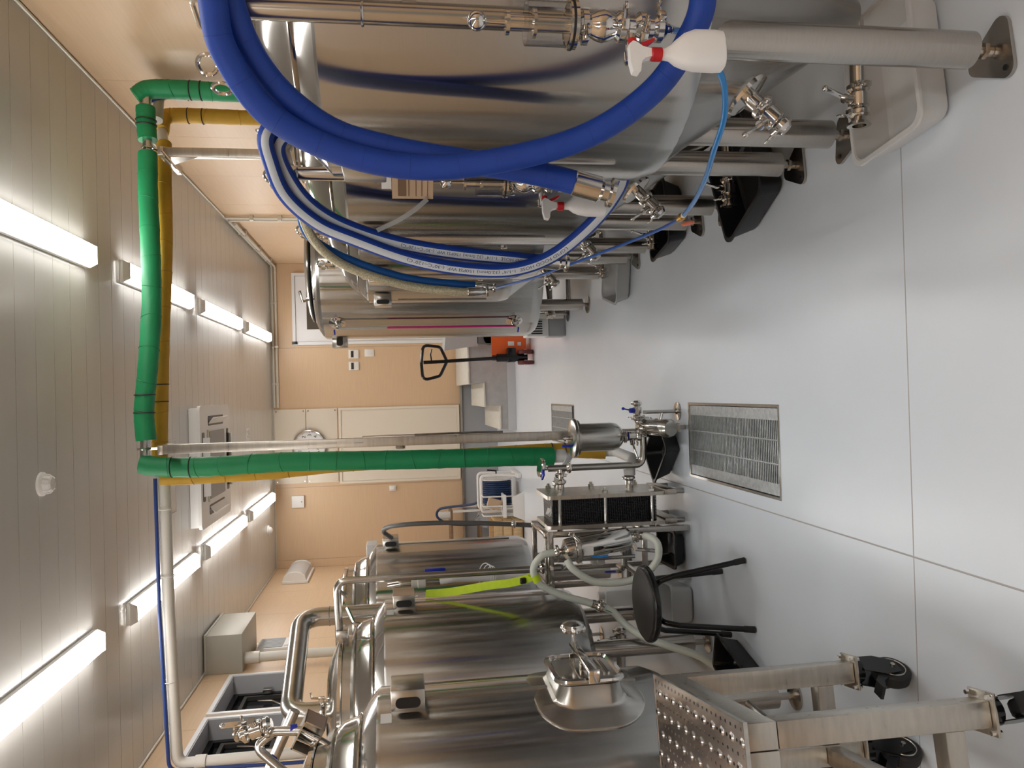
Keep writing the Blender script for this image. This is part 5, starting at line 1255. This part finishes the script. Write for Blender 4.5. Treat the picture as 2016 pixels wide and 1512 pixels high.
B().box(-1.56, -1.28, 9.60, 9.64, .22, .26).build('shelf_front', WHITEP, t); B().box(-1.56, -1.28, 9.645, 9.85, .23, .25).build('shelf', WHITEP, t)
B().prism([(-1.60, 9.55, .0), (-1.24, 9.55, .0), (-1.30, 9.55, .14), (-1.54, 9.55, .14)], (0, .03, 0)).build('base', WHITEP, t)
b = B(); b.obox((-1.40, 9.74, .36), (.12, .10, .16), Matrix.Rotation(.3, 3, 'Y')); b.build('carton', KRAFT, t)
t = thing('wooden_crate', 'open pale wooden crate beside the white wire stand', 'crate', (-1.72, 9.8, 0))
for z in (.04, .16, .28): B().box(-1.87, -1.60, 9.60, 9.62, z, z+.10, .002).build('slat', WOODL, t)
for z in (.04, .16, .28): B().box(-1.60, -1.585, 9.622, 9.98, z, z+.10, .002).build('slat', WOODL, t)
for z in (.04, .16, .28): B().box(-1.885, -1.87, 9.622, 9.98, z, z+.10, .002).build('slat', WOODL, t)
B().box(-1.87, -1.60, 9.98, 10.0, .04, .40).build('back_board', WOODL, t); B().box(-1.87, -1.60, 9.621, 9.98, .02, .04).build('bottom_board', WOODL, t)
for x in (-1.865, -1.62): B().box(x, x+.02, 9.58, 9.60, .0, .41).build('corner_batten', WOODL, t)
t = thing('wooden_shelf', 'low dark wooden shelf against the far wall', 'shelf', (-1.95, 11.4, 0))
B().box(-2.20, -1.68, 11.20, 11.70, .78, .81, .003).build('top_board', WOODD, t)
B().box(-2.20, -1.68, 11.20, 11.70, .36, .385, .003).build('lower_board', WOODD, t)
for x in (-2.20, -1.71):
    for y in (11.20, 11.67): B().box(x, x+.03, y, y+.03, 0, .78).build('leg', WHITEP, t)
t = thing('paper_roll', 'white paper roll standing on the wooden shelf', 'paper roll', (-1.76, 11.3, .81))
B().lathe([(.055, 0), (.055, .17), (.02, .17), (.02, .16)], (-1.76, 11.3, .811), n=24).build('roll', PAPER, t)
B().lathe([(.021, 0), (.021, .172), (.017, .172)], (-1.76, 11.3, .811), n=16).build('core', KRAFT, t)
t = thing('plastic_bag', 'crumpled clear plastic bag stuffed below the wooden shelf', 'bag', (-1.78, 11.05, 0))
b = B(); b.sph((-1.76, 10.85, .26), .16, 20, (.8, .7, 1.4))
for v in b.bm.verts: v.co += V(random.uniform(-.02, .02), random.uniform(-.02, .02), random.uniform(-.015, .02))
b.build('film', BAG, t)
# chemical containers standing behind the legs of the kettles
t = thing('jerry_can', 'white jerry can standing between the middle and farthest kettles', 'container', (-1.33, 4.78, 0))
B().box(-1.44, -1.24, 4.68, 4.86, 0, .30, .025).build('body', WHITEP, t); B().cyl((-1.28, 4.72, .30), (-1.28, 4.72, .335), .025, n=16).build('cap', WHITEP, t)
B().tube(bend([(-1.33, 4.77, .29), (-1.33, 4.77, .345), (-1.42, 4.77, .345), (-1.42, 4.77, .29)], .02), .011, 8).build('handle', WHITEP, t)
